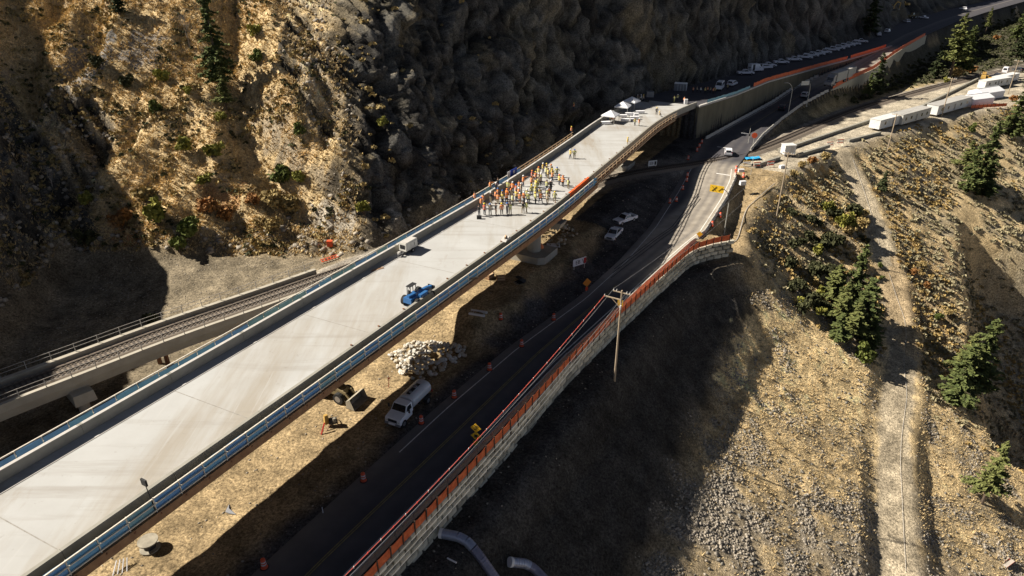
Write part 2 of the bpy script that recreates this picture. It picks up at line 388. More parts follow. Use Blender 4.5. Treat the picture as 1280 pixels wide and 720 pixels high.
lay(hillmask*sstep(.05, .28, n1+.5*n2), (.58, .43, .24))
lay(hillmask*sstep(.12, .3, n2+.6*n3)*.5, (.27, .20, .12))
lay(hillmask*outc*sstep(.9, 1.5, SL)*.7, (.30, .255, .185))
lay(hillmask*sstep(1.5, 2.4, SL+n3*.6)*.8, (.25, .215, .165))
lay(isL*np.where((XX < -62) & (DL < .9*(-(XX+72))), 1, 0), (.10, .093, .08))  # spur rock, coloured darker to deepen the shadow lying on it
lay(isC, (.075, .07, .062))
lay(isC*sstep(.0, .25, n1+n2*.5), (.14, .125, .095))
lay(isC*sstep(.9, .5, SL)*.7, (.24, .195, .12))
talus = isL*sstep(4, 0, np.where(ISL, ZZ-2.5, 9))
lay(talus, (.20, .165, .115))
lay(sstep(-4, -9, o)*(1-isL)*np.where(s < 60, 1, 0), (.175, .145, .10))
lay(rm*.9*onbr, (.25, .225, .19))
lay(np.where((s > 66) & (o > I(s, RAIL_OS)+3), 1, 0)*(1-isR), (.36, .315, .24))
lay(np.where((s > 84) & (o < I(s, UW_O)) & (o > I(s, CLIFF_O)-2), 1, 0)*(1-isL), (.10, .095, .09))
lay(np.where((s > 75) & (o > I(s, ROAD_R)+1) & (o < I(s, RAIL_OS)-4), 1, 0), (.13, .115, .08))
bankm = np.where((s > 130) & (o > I(s, ROAD_R)+1) & (o < I(s, RAIL_OS)-4), 1, 0); lay(bankm, (.075, .068, .045)); lay(bankm*sstep(9, 4, I(s, RAIL_OS)-o)*sstep(235, 200, s), (.42, .33, .18))  # bank colour darkened to paint its shade; strip by the track stays tan
lay(np.where((s > 240) & (o > I(s, RAIL_OS)+4) & (o < 400), 1, 0)*sstep(-.1, .15, n1), (.12, .11, .07))
lay(1-sstep(2.2, 3.4, pd_+n3*1.0), (.40, .335, .235))
for poly, c, f in (
    ([(70, 105), (110, 40), (140, 38), (150, 75), (105, 105), (85, 125)], (.26, .24, .215), 1.0),
    ([(150, 95), (160, 55), (200, 45), (195, 85), (175, 100)], (.25, .225, .20), .9),
    ([(130, 275), (170, 270), (180, 290), (150, 300)], (.36, .17, .07), .8),
    ([(255, 230), (300, 235), (290, 285), (250, 280)], (.38, .19, .08), .7),
    ([(375, 280), (440, 250), (500, 268), (520, 285), (420, 310)], (.33, .30, .25), .8),
    ([(1090, 350), (1150, 310), (1200, 300), (1190, 400), (1150, 470)], (.42, .30, .16), .6),
    ([(930, 400), (1000, 380), (1090, 470), (1080, 540), (940, 520), (890, 470)], (.72, .55, .30), .9),
    ([(990, 235), (1040, 200), (1050, 240), (1010, 260)], (.36, .23, .09), .8)):
    P = hits(poly); lay(np.where(inpoly(XX + n3*4, YY + n2*4, P), f, 0), c)
col *= (1 + .5*n3 + .35*n2)[..., None]
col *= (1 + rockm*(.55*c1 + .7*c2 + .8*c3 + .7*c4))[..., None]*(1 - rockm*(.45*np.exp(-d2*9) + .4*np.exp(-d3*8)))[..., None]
lay(isC*np.where(np.abs(c2) > .33, .45, 0), (.17, .165, .15)); lay(isC*np.where((c1 > .1) & (n1 > .05), .5, 0), (.15, .12, .075))
col = np.clip(col, .02, .75)

def terrain_material():
    m = bpy.data.materials.new('terrain'); m.use_nodes = True; nt = m.node_tree; N = nt.nodes; L = nt.links
    b = N['Principled BSDF']; b.inputs['Roughness'].default_value = .95; b.inputs['Specular IOR Level'].default_value = .1
    a = N.new('ShaderNodeAttribute'); a.attribute_name = 'cover'
    tc = N.new('ShaderNodeTexCoord')
    def noise(sc, det=5, ro=.65):
        n = N.new('ShaderNodeTexNoise'); n.inputs['Scale'].default_value = sc; n.inputs['Detail'].default_value = det; n.inputs['Roughness'].default_value = ro
        L.new(tc.outputs['Object'], n.inputs['Vector']); return n
    def rampf(n, p0, p1, v0, v1, key='Fac'):
        r = N.new('ShaderNodeMapRange'); r.inputs['From Min'].default_value = p0; r.inputs['From Max'].default_value = p1
        r.inputs['To Min'].default_value = v0; r.inputs['To Max'].default_value = v1; L.new(n.outputs[key], r.inputs['Value']); return r
    nA = noise(2.6, 8, .72); nB = noise(.42, 5); nC = noise(5.5, 4, .7)
    rA = rampf(nA, .34, .66, .35, 1.62); rB = rampf(nB, .3, .7, .72, 1.25); rC = rampf(nC, .35, .65, .62, 1.38)
    mu = N.new('ShaderNodeMath'); mu.operation = 'MULTIPLY'; L.new(rA.outputs[0], mu.inputs[0]); L.new(rB.outputs[0], mu.inputs[1])
    m2 = N.new('ShaderNodeMath'); m2.operation = 'MULTIPLY'; L.new(mu.outputs[0], m2.inputs[0]); L.new(rC.outputs[0], m2.inputs[1])
    mx = N.new('ShaderNodeVectorMath'); mx.operation = 'SCALE'; L.new(a.outputs['Color'], mx.inputs[0]); L.new(m2.outputs[0], mx.inputs['Scale'])
    L.new(mx.outputs[0], b.inputs['Base Color'])
    rg = N.new('ShaderNodeAttribute'); rg.attribute_name = 'rough'
    bp = N.new('ShaderNodeBump'); bp.inputs['Distance'].default_value = .42
    L.new(rg.outputs['Fac'], bp.inputs['Strength'])
    L.new(nA.outputs['Fac'], bp.inputs['Height']); L.new(bp.outputs['Normal'], b.inputs['Normal'])
    return m
def build_terrain():
    ny, nx = XX.shape; me = bpy.data.meshes.new('terrain')
    V = np.stack([XX + RD[0]*PUSH, YY + RD[1]*PUSH, ZZ], -1).reshape(-1, 3).astype(np.float32)
    idx = np.arange(nx*ny).reshape(ny, nx)
    Q = np.stack([idx[:-1, :-1], idx[:-1, 1:], idx[1:, 1:], idx[1:, :-1]], -1).reshape(-1, 4).astype(np.int32)
    me.vertices.add(len(V)); me.vertices.foreach_set('co', V.ravel())
    me.loops.add(Q.size); me.loops.foreach_set('vertex_index', Q.ravel())
    me.polygons.add(len(Q)); me.polygons.foreach_set('loop_start', np.arange(0, Q.size, 4, dtype=np.int32))
    me.polygons.foreach_set('loop_total', np.full(len(Q), 4, dtype=np.int32))
    me.update(calc_edges=True)
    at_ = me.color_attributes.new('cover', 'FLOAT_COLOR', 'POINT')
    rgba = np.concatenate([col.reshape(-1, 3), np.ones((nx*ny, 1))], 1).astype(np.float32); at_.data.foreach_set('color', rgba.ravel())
    ra = me.attributes.new('rough', 'FLOAT', 'POINT')
    ra.data.foreach_set('value', np.clip(.35 + .6*np.maximum(isR, isL) - .3*pm, .1, 1).ravel().astype(np.float32))
    me.materials.append(terrain_material())
    ob = bpy.data.objects.new('terrain', me); COL.objects.link(ob); ob['kind'] = 'structure'
    return ob
build_terrain()
print('terrain', XX.shape)
# ================================================================ ROADS, MARKINGS
def strip(name, left, right, m, kind='structure', nsub=1):
    """ribbon between two lists of points"""
    v = []
    for a, b in zip(left, right):
        for k in range(nsub+1): t = k/nsub; v.append(tuple(Vector(a).lerp(Vector(b), t)))
    n = nsub+1; f = []
    for i in range(len(left)-1):
        for k in range(nsub): f.append((i*n+k, i*n+k+1, (i+1)*n+k+1, (i+1)*n+k))
    me = bpy.data.meshes.new(name); me.from_pydata(v, [], f); me.materials.append(m)
    ob = bpy.data.objects.new(name, me); COL.objects.link(ob)
    if kind: ob['kind'] = kind
    return ob
def rz_at(s_): return float(I(s_, ROAD_Z))
def rp(o_, s_, dz=0.0, zt=None):
    x, y = xy_of(o_, s_); return (x, y, rz_at(s_) + dz if zt is None else zt+dz)
asphalt = mat('asphalt', (.040, .038, .046), .75, .3, .35, .15, spec=.35, col2=(.062, .060, .068))
asphalt_pale = mat('worn_asphalt', (.24, .21, .175), .85, .2, .30, .1, col2=(.32, .285, .24), streak=(1, 1, 1))
paint_w = mat('white_line_paint', (.62, .60, .56), .6, .2, 2.0)
paint_y = mat('yellow_line_paint', (.20, .165, .06), .6, .3, 2.0)
tar = mat('tar_seal', (.025, .025, .028), .5, .2, 2.0)
S1 = np.concatenate([np.arange(-118, 250, 2.0), np.arange(250, 600, 6.0)])
def ribbon(name, f0, f1, dz, m, s0, s1, zt=None, nsub=1):
    ss = [s0] + [q for q in S1 if s0 < q < s1] + [s1]
    return strip(name, [rp(f0(q), q, dz, zt) for q in ss], [rp(f1(q), q, dz, zt) for q in ss], m, nsub=nsub)
RL = lambda q: float(I(q, ROAD_L)); RR = lambda q: float(I(q, ROAD_R)); UW = lambda q: float(I(q, UW_O)); CO = lambda q: float(I(q, CLIFF_O))
def worn_material():
    m = asphalt.copy(); m.name = 'road_surface'; N = m.node_tree.nodes; L = m.node_tree.links; b = N['Principled BSDF']
    old = b.inputs['Base Color'].links[0].from_socket; a = N.new('ShaderNodeAttribute'); a.attribute_name = 'wear'
    nz = N.new('ShaderNodeTexNoise'); nz.inputs['Scale'].default_value = .5; nz.inputs['Detail'].default_value = 6; tc = N.new('ShaderNodeTexCoord'); L.new(tc.outputs['Object'], nz.inputs['Vector'])
    cr = N.new('ShaderNodeValToRGB'); cr.color_ramp.elements[0].color = (.25, .22, .18, 1); cr.color_ramp.elements[1].color = (.36, .32, .265, 1); cr.color_ramp.elements[0].position = .3; cr.color_ramp.elements[1].position = .7; L.new(nz.outputs['Fac'], cr.inputs['Fac'])
    mx = N.new('ShaderNodeMix'); mx.data_type = 'RGBA'; L.new(a.outputs['Fac'], mx.inputs[0]); L.new(old, mx.inputs[6]); L.new(cr.outputs['Color'], mx.inputs[7]); L.new(mx.outputs[2], b.inputs['Base Color'])
    return m
lr = ribbon('lower_road', lambda q: RL(q)-.5, lambda q: RR(q)+.15, 0.0, worn_material(), -118, 590, nsub=24)
def wear(lr):
    me = lr.data; co = np.empty(len(me.vertices)*3); me.vertices.foreach_get('co', co); co = co.reshape(-1, 3); o_, s_ = os_of(co[:, 0], co[:, 1])
    d = I(s_, ROAD_R) - o_; w = sstep(-16, 6, s_)*sstep(70, 62, s_)*sstep(9.5, 7.5, d + .8*np.sin(s_*.2)) + sstep(148, 160, s_)*sstep(245, 230, s_)
    track = 1 - .45*np.exp(-((d-2.0)/.55)**2) - .45*np.exp(-((d-3.9)/.55)**2) - .3*np.exp(-((d-5.6)/.5)**2)      # darker wheel tracks
    dust = .30*sstep(2.6, 0, o_ - I(s_, ROAD_L)) + .10*np.exp(-((d-2.9)/.7)**2) + .10*np.exp(-((d-5.6)/.8)**2) + .07*np.exp(-((d-.5)/.4)**2)
    a = me.attributes.new('wear', 'FLOAT', 'POINT'); a.data.foreach_set('value', np.clip(w*track + (1-w)*dust, 0, 1).astype(np.float32))
wear(lr)
ribbon('upper_road', lambda q: CO(q)+1.0, lambda q: UW(q)-.5 if q < 240 else RL(q)-.3, 0.02, asphalt, 85.4, 590, zt=12.0, nsub=4)
ribbon('edge_line', lambda q: RR(q)-.78, lambda q: RR(q)-.60, .012, paint_w, -118, 62)
ribbon('centre_line', lambda q: RR(q)-3.95, lambda q: RR(q)-3.83, .012, paint_y, -118, -6)
ribbon('centre_line', lambda q: RR(q)-3.70, lambda q: RR(q)-3.58, .012, paint_y, -118, -6)
ribbon('edge_line', lambda q: RL(q)+.75, lambda q: RL(q)+.88, .012, paint_w, -60, 62)
ribbon('edge_line', lambda q: RL(q)+.9, lambda q: RL(q)+1.05, .012, paint_w, 90, 240)
ribbon('centre_line', lambda q: (RL(q)+RR(q))/2-.07, lambda q: (RL(q)+RR(q))/2+.07, .012, paint_y, 95, 240)
for a, b, dz in ((57.5, 58.0, .014), (79.0, 79.5, .012)):
    ribbon('stop_line', lambda q: RR(q)-4.2 if a < 60 else RR(q)-8.5, lambda q: RR(q)-.9 if a < 60 else RR(q)-4.6, dz, paint_w, a, b)
for k in (0, .55, 1.25): ribbon('tar_line', lambda q: RR(q)-6.9+k+.02*(q-10), lambda q: RR(q)-6.72+k+.02*(q-10), .013, tar, 0-k*3, 44-k*2)

# ================================================================ RAILWAY
def along(pts, step, t0=0.0, t1=None):
    """points every step metres along a polyline with heading"""
    P = [Vector(p) for p in pts]; L = [0]
    for a, b in zip(P[:-1], P[1:]): L.append(L[-1] + (b-a).length)
    t = t0; out = []; t1 = L[-1] if t1 is None else min(t1, L[-1])
    while t <= t1 + 1e-6:
        i = min(max(int(np.searchsorted(L, t, 'right'))-1, 0), len(P)-2); k = (t-L[i])/(L[i+1]-L[i])
        d = (P[i+1]-P[i]).normalized(); out.append((P[i].lerp(P[i+1], k), math.atan2(d.y, d.x))); t += step
    return out
def smooth(pts, n=3):
    P = [Vector(p) for p in pts]
    for _ in range(n):
        Q = [P[0]]
        for a, b in zip(P[:-1], P[1:]): Q += [a.lerp(b, .25), a.lerp(b, .75)]
        P = Q + [P[-1]]
    return P
RAILS_ = smooth(RAIL, 2)
def offs(pts, d, dz=0.0):
    r = []
    for i, p in enumerate(pts):
        a = pts[max(i-1, 0)]; b = pts[min(i+1, len(pts)-1)]; t = (b-a); t.z = 0; t.normalize()
        r.append(Vector((p.x + t.y*d, p.y - t.x*d, p.z + dz)))
    return r
steel = mat('rail_steel', (.10, .085, .075), .45, .2, 4.0, metal=.5)
sleeper_m = mat('sleeper_wood', (.085, .07, .058), .9, .3, 6.0)
ballast_m = mat('ballast', (.15, .12, .095), .95, .35, 7.0, .8, col2=(.25, .21, .165))
tr = thing('railway_track', 'single railway track curving under the new bridge beside the gravel yard', 'railway track')
def sweep(prof, pts):
    """profile [(d, z)] carried along points"""
    b = MB(); b.loft([[o_ for d, z in prof for o_ in [offs3(pts, i, d, z)]] for i in range(len(pts))], close=True); return b
def offs3(pts, i, d, dz):
    a = pts[max(i-1, 0)]; b = pts[min(i+1, len(pts)-1)]; t = (b-a); t = Vector((t.x, t.y, 0)).normalized(); p = pts[i]
    return (p.x + t.y*d, p.y - t.x*d, p.z + dz)
for sd_ in (-.75, .75):
    sweep([(sd_-.06, -.02), (sd_+.06, -.02), (sd_+.05, .14), (sd_-.05, .14)], RAILS_).build('rail', steel, tr)
b = sweep([(-2.6, -.62), (2.6, -.62), (1.6, -.12), (-1.6, -.12)], RAILS_); b.build('ballast_bed', ballast_m, tr)
slm = MB().box(0, 0, -.17, .26, 2.6, .16).mesh('sleeper', sleeper_m)
sl = along(RAILS_, .62); sl_near = sl[:300]; far_s = MB()
for p, h in sl_near:
    ob = bpy.data.objects.new('sleeper', slm); COL.objects.link(ob); ob.parent = tr; ob.location = p; ob.rotation_euler = (0, 0, h)
for p, h in sl[300:560]: far_s.box(p.x, p.y, p.z-.17, .26, 2.6, .16, h)
o_ = far_s.build('sleeper', sleeper_m, tr); o_['kind'] = 'stuff'
# level crossing panels where the road meets the track
# ================================================================ THE NEW BRIDGE
SB = np.arange(-112, 85.01, 1.0)
def _sm(tab):
    f = np.interp(np.arange(-140, 110.01, 1.0), [t[0] for t in tab], [t[1] for t in tab])
    k = np.ones(25)/25; g = np.convolve(np.pad(f, 12, 'edge'), k, 'valid'); return lambda q: float(np.interp(q, np.arange(-140, 110.01, 1.0), g))
BL = _sm([(-140, 0), (-6, 0), (25, -1.9), (57, -4.6), (84, -4.4), (110, -1)])
BR = _sm([(-140, 12.7), (-10, 12.8), (38, 9.9), (60, 8.3), (84, 10.6), (110, 18)])
ZD = 12.0
def bp(o_, s_, z): x, y = xy_of(o_, s_); return Vector((x, y, z))
def deck_material():
    m = mat('deck_concrete', (.355, .352, .34), .85, .1, .16, .05, col2=(.415, .418, .41), detail=9); N = m.node_tree.nodes; L = m.node_tree.links; b = N['Principled BSDF']; prev = b.inputs['Base Color'].links[0].from_socket
    tc = N.new('ShaderNodeTexCoord')
    def layer(prev, scale, rot, sc, lo, hi, colr, amt, det=6):
        mp = N.new('ShaderNodeMapping'); mp.inputs['Rotation'].default_value = (0, 0, rot); mp.inputs['Scale'].default_value = scale; L.new(tc.outputs['Object'], mp.inputs['Vector'])
        nz = N.new('ShaderNodeTexNoise'); nz.inputs['Scale'].default_value = sc; nz.inputs['Detail'].default_value = det; nz.inputs['Roughness'].default_value = .65; L.new(mp.outputs['Vector'], nz.inputs['Vector'])
        mr = N.new('ShaderNodeMapRange'); mr.inputs['From Min'].default_value = lo; mr.inputs['From Max'].default_value = hi; mr.inputs['To Max'].default_value = amt; L.new(nz.outputs['Fac'], mr.inputs['Value'])
        mx = N.new('ShaderNodeMix'); mx.data_type = 'RGBA'; L.new(mr.outputs[0], mx.inputs[0]); L.new(prev, mx.inputs[6]); mx.inputs[7].default_value = colr + (1,); return mx.outputs[2]
    p = layer(prev, (.9, .12, 1), -AZ + .05, .22, .48, .68, (.29, .26, .215), .85)        # broad warm wash across the pour
    p = layer(p, (.12, 1.6, 1), -AZ, .30, .52, .70, (.25, .228, .20), .6)               # drag marks along the deck
    p = layer(p, (1, .35, 1), -AZ + .5, .12, .60, .70, (.24, .185, .125), .7, 8)            # brown stains
    p = layer(p, (1, 1, 1), 0, 1.6, .64, .72, (.23, .21, .18), .35, 3); p = layer(p, (2.5, .10, 1), -AZ, .6, .60, .72, (.42, .415, .405), .6)
    L.new(p, b.inputs['Base Color']); return m
conc_deck = deck_material()
conc = mat('parapet_concrete', (.24, .23, .195), .85, .12, .7, .1, col2=(.31, .295, .255), detail=6)
conc_dk = mat('weathered_concrete', (.22, .21, .175), .9, .2, .8, .15, col2=(.30, .285, .24))
conc_w = mat('fresh_concrete', (.44, .42, .39), .8, .1, 1.0)
blue1 = mat('blue_mesh', (.14, .32, .60), .7, .35, 1.4, col2=(.20, .41, .70), trans=.12)
blue2 = mat('light_blue_mesh', (.15, .38, .60), .7, .3, 1.6, col2=(.22, .46, .68), trans=.12)
blue3 = mat('faded_blue_mesh', (.16, .36, .44), .7, .3, 1.6, col2=(.28, .46, .52), trans=.12)
galv = mat('pale_pipe', (.66, .60, .50), .5, .15, 3.0)
timber = mat('formwork_timber', (.24, .13, .07), .85, .35, 1.2, col2=(.36, .21, .11))
timber_l = mat('new_timber', (.47, .33, .20), .85, .2, 1.5, col2=(.55, .40, .26))
rust = mat('brown_steel', (.20, .095, .05), .7, .3, 1.2)
girder_m = mat('girder_steel', (.07, .045, .035), .7, .2, .6)
BX, BY = xy_of(6, -20)
bridge = thing('bridge', 'new curved highway bridge of pale concrete with blue mesh railings carrying the crowd', 'bridge', (BX, BY, 0))
org = Vector((BX, BY, 0))
def L_(v): return tuple(Vector(v) - org)
bounce_stop = mat('grey_bounce_stop', (.085, .085, .08), .85, .2, 1.5)  # dark grey added to unseen inner faces to stop blue bounce on the parapet
# deck slab, split across so that its surface bends smoothly
b = MB(); n = 7
top = []
for q in SB:
    l, r_ = BL(q)-.45, BR(q)+.45
    ring = [L_(bp(l + (r_-l)*k/n, q, ZD)) for k in range(n+1)] + [L_(bp(r_, q, ZD-.45)), L_(bp(l, q, ZD-.45))]
    top.append(ring)
b.loft(top); b.build('deck', conc_deck, bridge)
for k, f in enumerate((.1, .37, .63, .9)):
    b = MB(); b.loft([[L_(bp(BL(q)+(BR(q)-BL(q))*f + w, q, z)) for w, z in ((-.3, ZD-.46), (.3, ZD-.46), (.3, ZD-2.1), (-.3, ZD-2.1))] for q in SB[::2]]); b.build('girder', girder_m, bridge)
# parapets cast in lengths with open joints
def parapet(fe, sgn, q0, q1):
    q = q0
    while q < q1 - .5:
        e = min(q + 9.6, q1); ss = np.linspace(q+.015, e-.015, 5); b = MB()
        prof = [(0.0, ZD+.002), (.0, ZD+.18), (.09, ZD+1.12), (.44, ZD+1.12), (.47, ZD-.5), (.42, ZD-.5), (.42, ZD+.002)]
        rings = [[L_(bp(fe(t) + sgn*d, t, z)) for d, z in (prof if sgn > 0 else prof[::-1])] for t in ss]
        b.loft(rings); b.build('parapet', conc, bridge); q = e
parapet(BL, -1, -112, 84.5); parapet(BR, 1, -112, 84.5)
joint_m = mat('joint_sealant', (.27, .255, .23), .9, .2, 2.0)
b = MB()
for q in (-93, -74.5, -56, -37.5, -19, -.5, 18, 36.5, 55, 73.5):
    p0, p1 = bp(BL(q)+.5, q, ZD+.004), bp(BR(q)-.3, q+.6, ZD+.004); d_ = Vector((DD[0], DD[1], 0))*.05; b.add([L_(p0-d_), L_(p1-d_), L_(p1+d_), L_(p0+d_)], [(0, 1, 2, 3)])
b.build('pour_joint', joint_m, bridge)
b = MB()
for q in np.arange(-60, 40, 4.8):
    p = bp(BR(q)+.05, q, ZD+1.122); b.box(*L_(p), .16, .22, .14, AZ)
b.build('anchor_clip', rust, bridge)
b = MB()
q = -112
for q in np.arange(-112, 60, 9.6):
    ss = np.linspace(q+.2, q+9.3, 4); b.loft([[L_(bp(BL(t)-d, t, z)) for d, z in ((.02, ZD+1.121), (.02, ZD+1.165), (.40, ZD+1.165), (.40, ZD+1.121))] for t in ss])
b.build('sunlit_parapet_top', conc_w, bridge)  # paler strip laid on the left parapet to paint its sunlit top
b = MB()
for f, sg in ((BL, 1),):
    b.loft([[L_(bp(f(t) + d, t, z)) for d, z in ((1.32, ZD+.006), (1.32, ZD+.045), (1.40, ZD+.045), (1.40, ZD+.006))] for t in np.arange(-112, 30, 3.0)])
b.build('edge_chamfer_strip', conc_w, bridge)
# safety railings on overhang brackets outside each parapet
def railing(fe, sgn, q0, qn, q1, label):
    """blue mesh panels from q0 to qn, open timber rails on to q1"""
    rl = thing('safety_railing', None, None); rl.parent = bridge; rl['label'] = label
    step = 2.4; out = 1.5
    posts = np.arange(q0, q1+.01, step); zb, zt = ZD-.35, ZD+1.12
    postm = MB().box(0, 0, 0, .07, .07, 1.62).mesh('rail_post', galv); tpost = MB().box(0, 0, 0, .10, .10, 1.55).mesh('rail_post', timber_l)
    for q in posts:
        o2 = bpy.data.objects.new('rail_post', postm if q <= qn else tpost); COL.objects.link(o2); o2.parent = rl
        o2.location = L_(bp(fe(q)+sgn*(out+.07), q, zb-.10)); o2.rotation_euler = (0, 0, AZ)
    for i, q in enumerate(posts[:-1]):
        if q >= qn: break
        gaps = (.06, .06)
        a0, a1 = q+.06, q+step-.06
        sag = rnd.uniform(-.03, .05); d0, d1 = out+rnd.uniform(-.03, .0), out+rnd.uniform(-.03, .0)
        h = zt-.04-rnd.uniform(0, .10)
        b = MB(); ring = []
        for t, d in ((a0, d0), ((a0+a1)/2, (d0+d1)/2-.05+sag), (a1, d1)):
            ring.append([L_(bp(fe(t)+sgn*d, t, zb)), L_(bp(fe(t)+sgn*d, t, h)), L_(bp(fe(t)+sgn*(d+.025), t, h)), L_(bp(fe(t)+sgn*(d+.025), t, zb))])
        b.loft(ring if sgn > 0 else [r_[::-1] for r_ in ring])
        m = blue3 if (-62 < q < -44 and sgn < 0 and rnd.random() < .8) or rnd.random() < .06 else (blue2 if rnd.random() < (.30 if q < -20 else .2) or (-42 < q < -28 and sgn > 0) else blue1)
        if sgn > 0:
            for k in (0, 4): b.m[k] = 1
            b.build('mesh_panel', [m, bounce_stop], rl)
        else: b.build('mesh_panel', m, rl)
    for z, r_ in ((zt, .055), (zt-.60, .05), (zb+.22, .05)):
        for qa, qb, m in ((q0, qn, galv), (qn, q1, timber_l)):
            if qb - qa < 1: continue
            pts = [L_(bp(fe(t)+sgn*(out+.15), t, z)) for t in np.arange(qa, qb+.01, 2.4)]
            b = MB()
            for p0, p1 in zip(pts[:-1], pts[1:]): b.bar(p0, p1, r_*2 if m is galv else .06, r_*2 if m is galv else .16)
            b.build('handrail', m, rl)
    b = MB(); ss = np.arange(q0, q1+.01, 2.4)
    b.loft([[L_(bp(fe(t)+sgn*d, t, z)) for d, z in ((.50, ZD-.42), (out+.2, ZD-.42), (out+.2, ZD-.50), (.50, ZD-.50))] for t in ss]); b.build('walkway', timber, rl)
    brm = MB(); brm.bar((0, -.0, 0), (0, 1.35, 0), .10, .16); brm.bar((0, 1.25, -.05), (0, .05, -1.2), .09, .12); brm.bar((0, .04, 0), (0, .04, -1.3), .08, .1)
    brm = brm.mesh('overhang_bracket', rust)
    for q in np.arange(q0, q1+.01, 2.4)[::1]:
        o2 = bpy.data.objects.new('overhang_bracket', brm); COL.objects.link(o2); o2.parent = rl
        o2.location = L_(bp(fe(q)+sgn*.5, q+.2, ZD-.6)); o2.rotation_euler = (0, 0, AZ + (math.pi if sgn > 0 else 0))
    for sa, h_, m_ in ((ss[ss <= qn+2.4], .85, timber), (ss[ss > qn+1], .22, timber_l)):
        b = MB(); b.loft([[L_(bp(fe(t)+sgn*d, t, z)) for d, z in ((out+.205, ZD-.40), (out+.27, ZD-.40), (out+.27, ZD-.40-h_), (out+.205, ZD-.40-h_))] for t in sa]); b.build('edge_board', m_, rl)
    b = MB(); b.loft([[L_(bp(fe(t)+sgn*d, t, z)) for d, z in ((.9, ZD-.63), (.98, ZD-.63), (.98, ZD-1.15), (.9, ZD-1.15))] for t in ss]); b.build('edge_board', timber, rl)
    return rl
railing(BL, -1, -110, 6.4, 37.6, 'left railing with blue mesh panels then open timber rails')
railing(BR, 1, -110, 8.8, 69.0, 'right railing with blue mesh panels then pale timber rails')
# piers, footings, abutment
pier_m = mat('pier_concrete', (.33, .31, .26), .85, .15, .5, .1, streak=(1, 1, .2))
def pier(q, zf, k_=.5, wf=6.6):
    c = BL(q)*(1-k_) + BR(q)*k_; x, y = xy_of(c, q); lx, ly = x-BX, y-BY
    p = MB(); p.cyl((lx, ly, zf), (lx, ly, 8.9), 1.25, n=20); po = p.build('pier', pier_m, bridge)
    p = MB(); p.box(lx, ly, 8.8, 2.2, 10.5, 1.2, AZ, 1, 1.1); p.build('pier_cap', pier_m, po)
    pts = [(-wf/2, -3), (wf/2-1, -3), (wf/2, -2), (wf/2, 3), (-wf/2, 3)]
    f = MB(); ca, sa = math.cos(AZ-math.pi/2), math.sin(AZ-math.pi/2)
    V = [(lx + a*ca - b_*sa, ly + a*sa + b_*ca) for a, b_ in pts]
    f.add([(u, v, zf-3) for u, v in V] + [(u, v, zf+.1) for u, v in V], [tuple(range(4, -1, -1)), tuple(range(5, 10))] + [(i, (i+1) % 5, 5+(i+1) % 5, 5+i) for i in range(5)])
    f.build('footing', pier_m, po)
    return po
pier(-7.5, 3.4, .70); pier(50, 3.6)
b = MB()
c0, c1 = BL(85)-.5, BR(85)+.6
b.loft([[L_(bp(c0, t, z)) for t, z in ((84.6, -1), (84.6, ZD-.47), (86.4, ZD-.47), (86.4, -1))], [L_(bp(c1, t, z)) for t, z in ((84.6, -1), (84.6, ZD-.47), (86.4, ZD-.47), (86.4, -1))]])
b.build('abutment', conc_dk, bridge)
# things hung on the bridge: orange sheet on the right parapet
b = MB(); ring = []
for t in np.linspace(-1.5, 8.5, 9):
    d = .48 + .03*math.sin(t*2.2)
    ring.append([bp(BR(t)+d, t, ZD+.35+.06*math.sin(t*1.7)), bp(BR(t)+d, t, ZD+1.15), bp(BR(t)+.1, t, ZD+1.17), bp(BR(t)+.1, t, ZD+1.14), bp(BR(t)+d-.02, t, ZD+1.12), bp(BR(t)+d-.02, t, ZD+.36)])
b.loft(ring); tag(b.build('orange_sheet', mat('orange_sheet', (.75, .14, .04), .6, .15, 1.5)), 'bright orange sheet draped over the right parapet beside the crowd', 'sheet')

# ================================================================ RAILWAY VIADUCT on the left
VD = [p for p in RAILS_ if p.y < 104.2]; VD = [VD[0] + (VD[0]-VD[1]).normalized()*30] + VD if False else VD
vbase = VD[len(VD)//2].copy(); vbase.z = 0
via = thing('railway_viaduct', 'old low concrete railway viaduct with thin pipe fences at the left', 'railway bridge', vbase)
def VL(v): return tuple(Vector(v)-vbase)
vc = mat('old_concrete', (.34, .31, .25), .9, .2, .6, .15, col2=(.42, .385, .32))
vrings = [[VL(offs3(VD, i, d, z)) for d, z in ((-3.1, -.66), (3.1, -.66), (3.1, -1.0), (2.6, -2.3), (-2.6, -2.3), (-3.1, -1.0))] for i in range(len(VD))]
MB().loft(vrings).build('deck', vc, via)
for sg in (-1, 1):
    prof = [(2.55*sg, -.655), (3.12*sg, -.655), (3.12*sg, .12), (2.55*sg, .12)] if sg > 0 else [(-3.12, -.655), (-2.45, -.655), (-2.45, .30), (-3.12, .30)]
    MB().loft([[VL(offs3(VD, i, d, z)) for d, z in prof] for i in range(len(VD))]).build('kerb_wall', vc, via)
fpm = mat('fence_pipe', (.33, .31, .28), .5, .2, 3.0)
vpost = MB().bar((0, 0, 0), (0, 0, 1.25), .09).mesh('fence_post', fpm)
for sg in (-1, 1):
    d = 3.0*sg; zb = .3 if sg < 0 else .12
    fl = [Vector(offs3(VD, i, d, zb)) for i in range(len(VD))]
    for p, h in along(fl, 2.9, .5):
        o2 = bpy.data.objects.new('fence_post', vpost); COL.objects.link(o2); o2.parent = via; o2.location = VL(p); o2.rotation_euler = (0, 0, h)
    for dz in (1.2, .65):
        b = MB(); q = [VL(p + Vector((0, 0, dz))) for p in fl]
        for p0, p1 in zip(q[:-1], q[1:]): b.bar(p0, p1, .05)
        b.build('fence_rail', fpm, via)
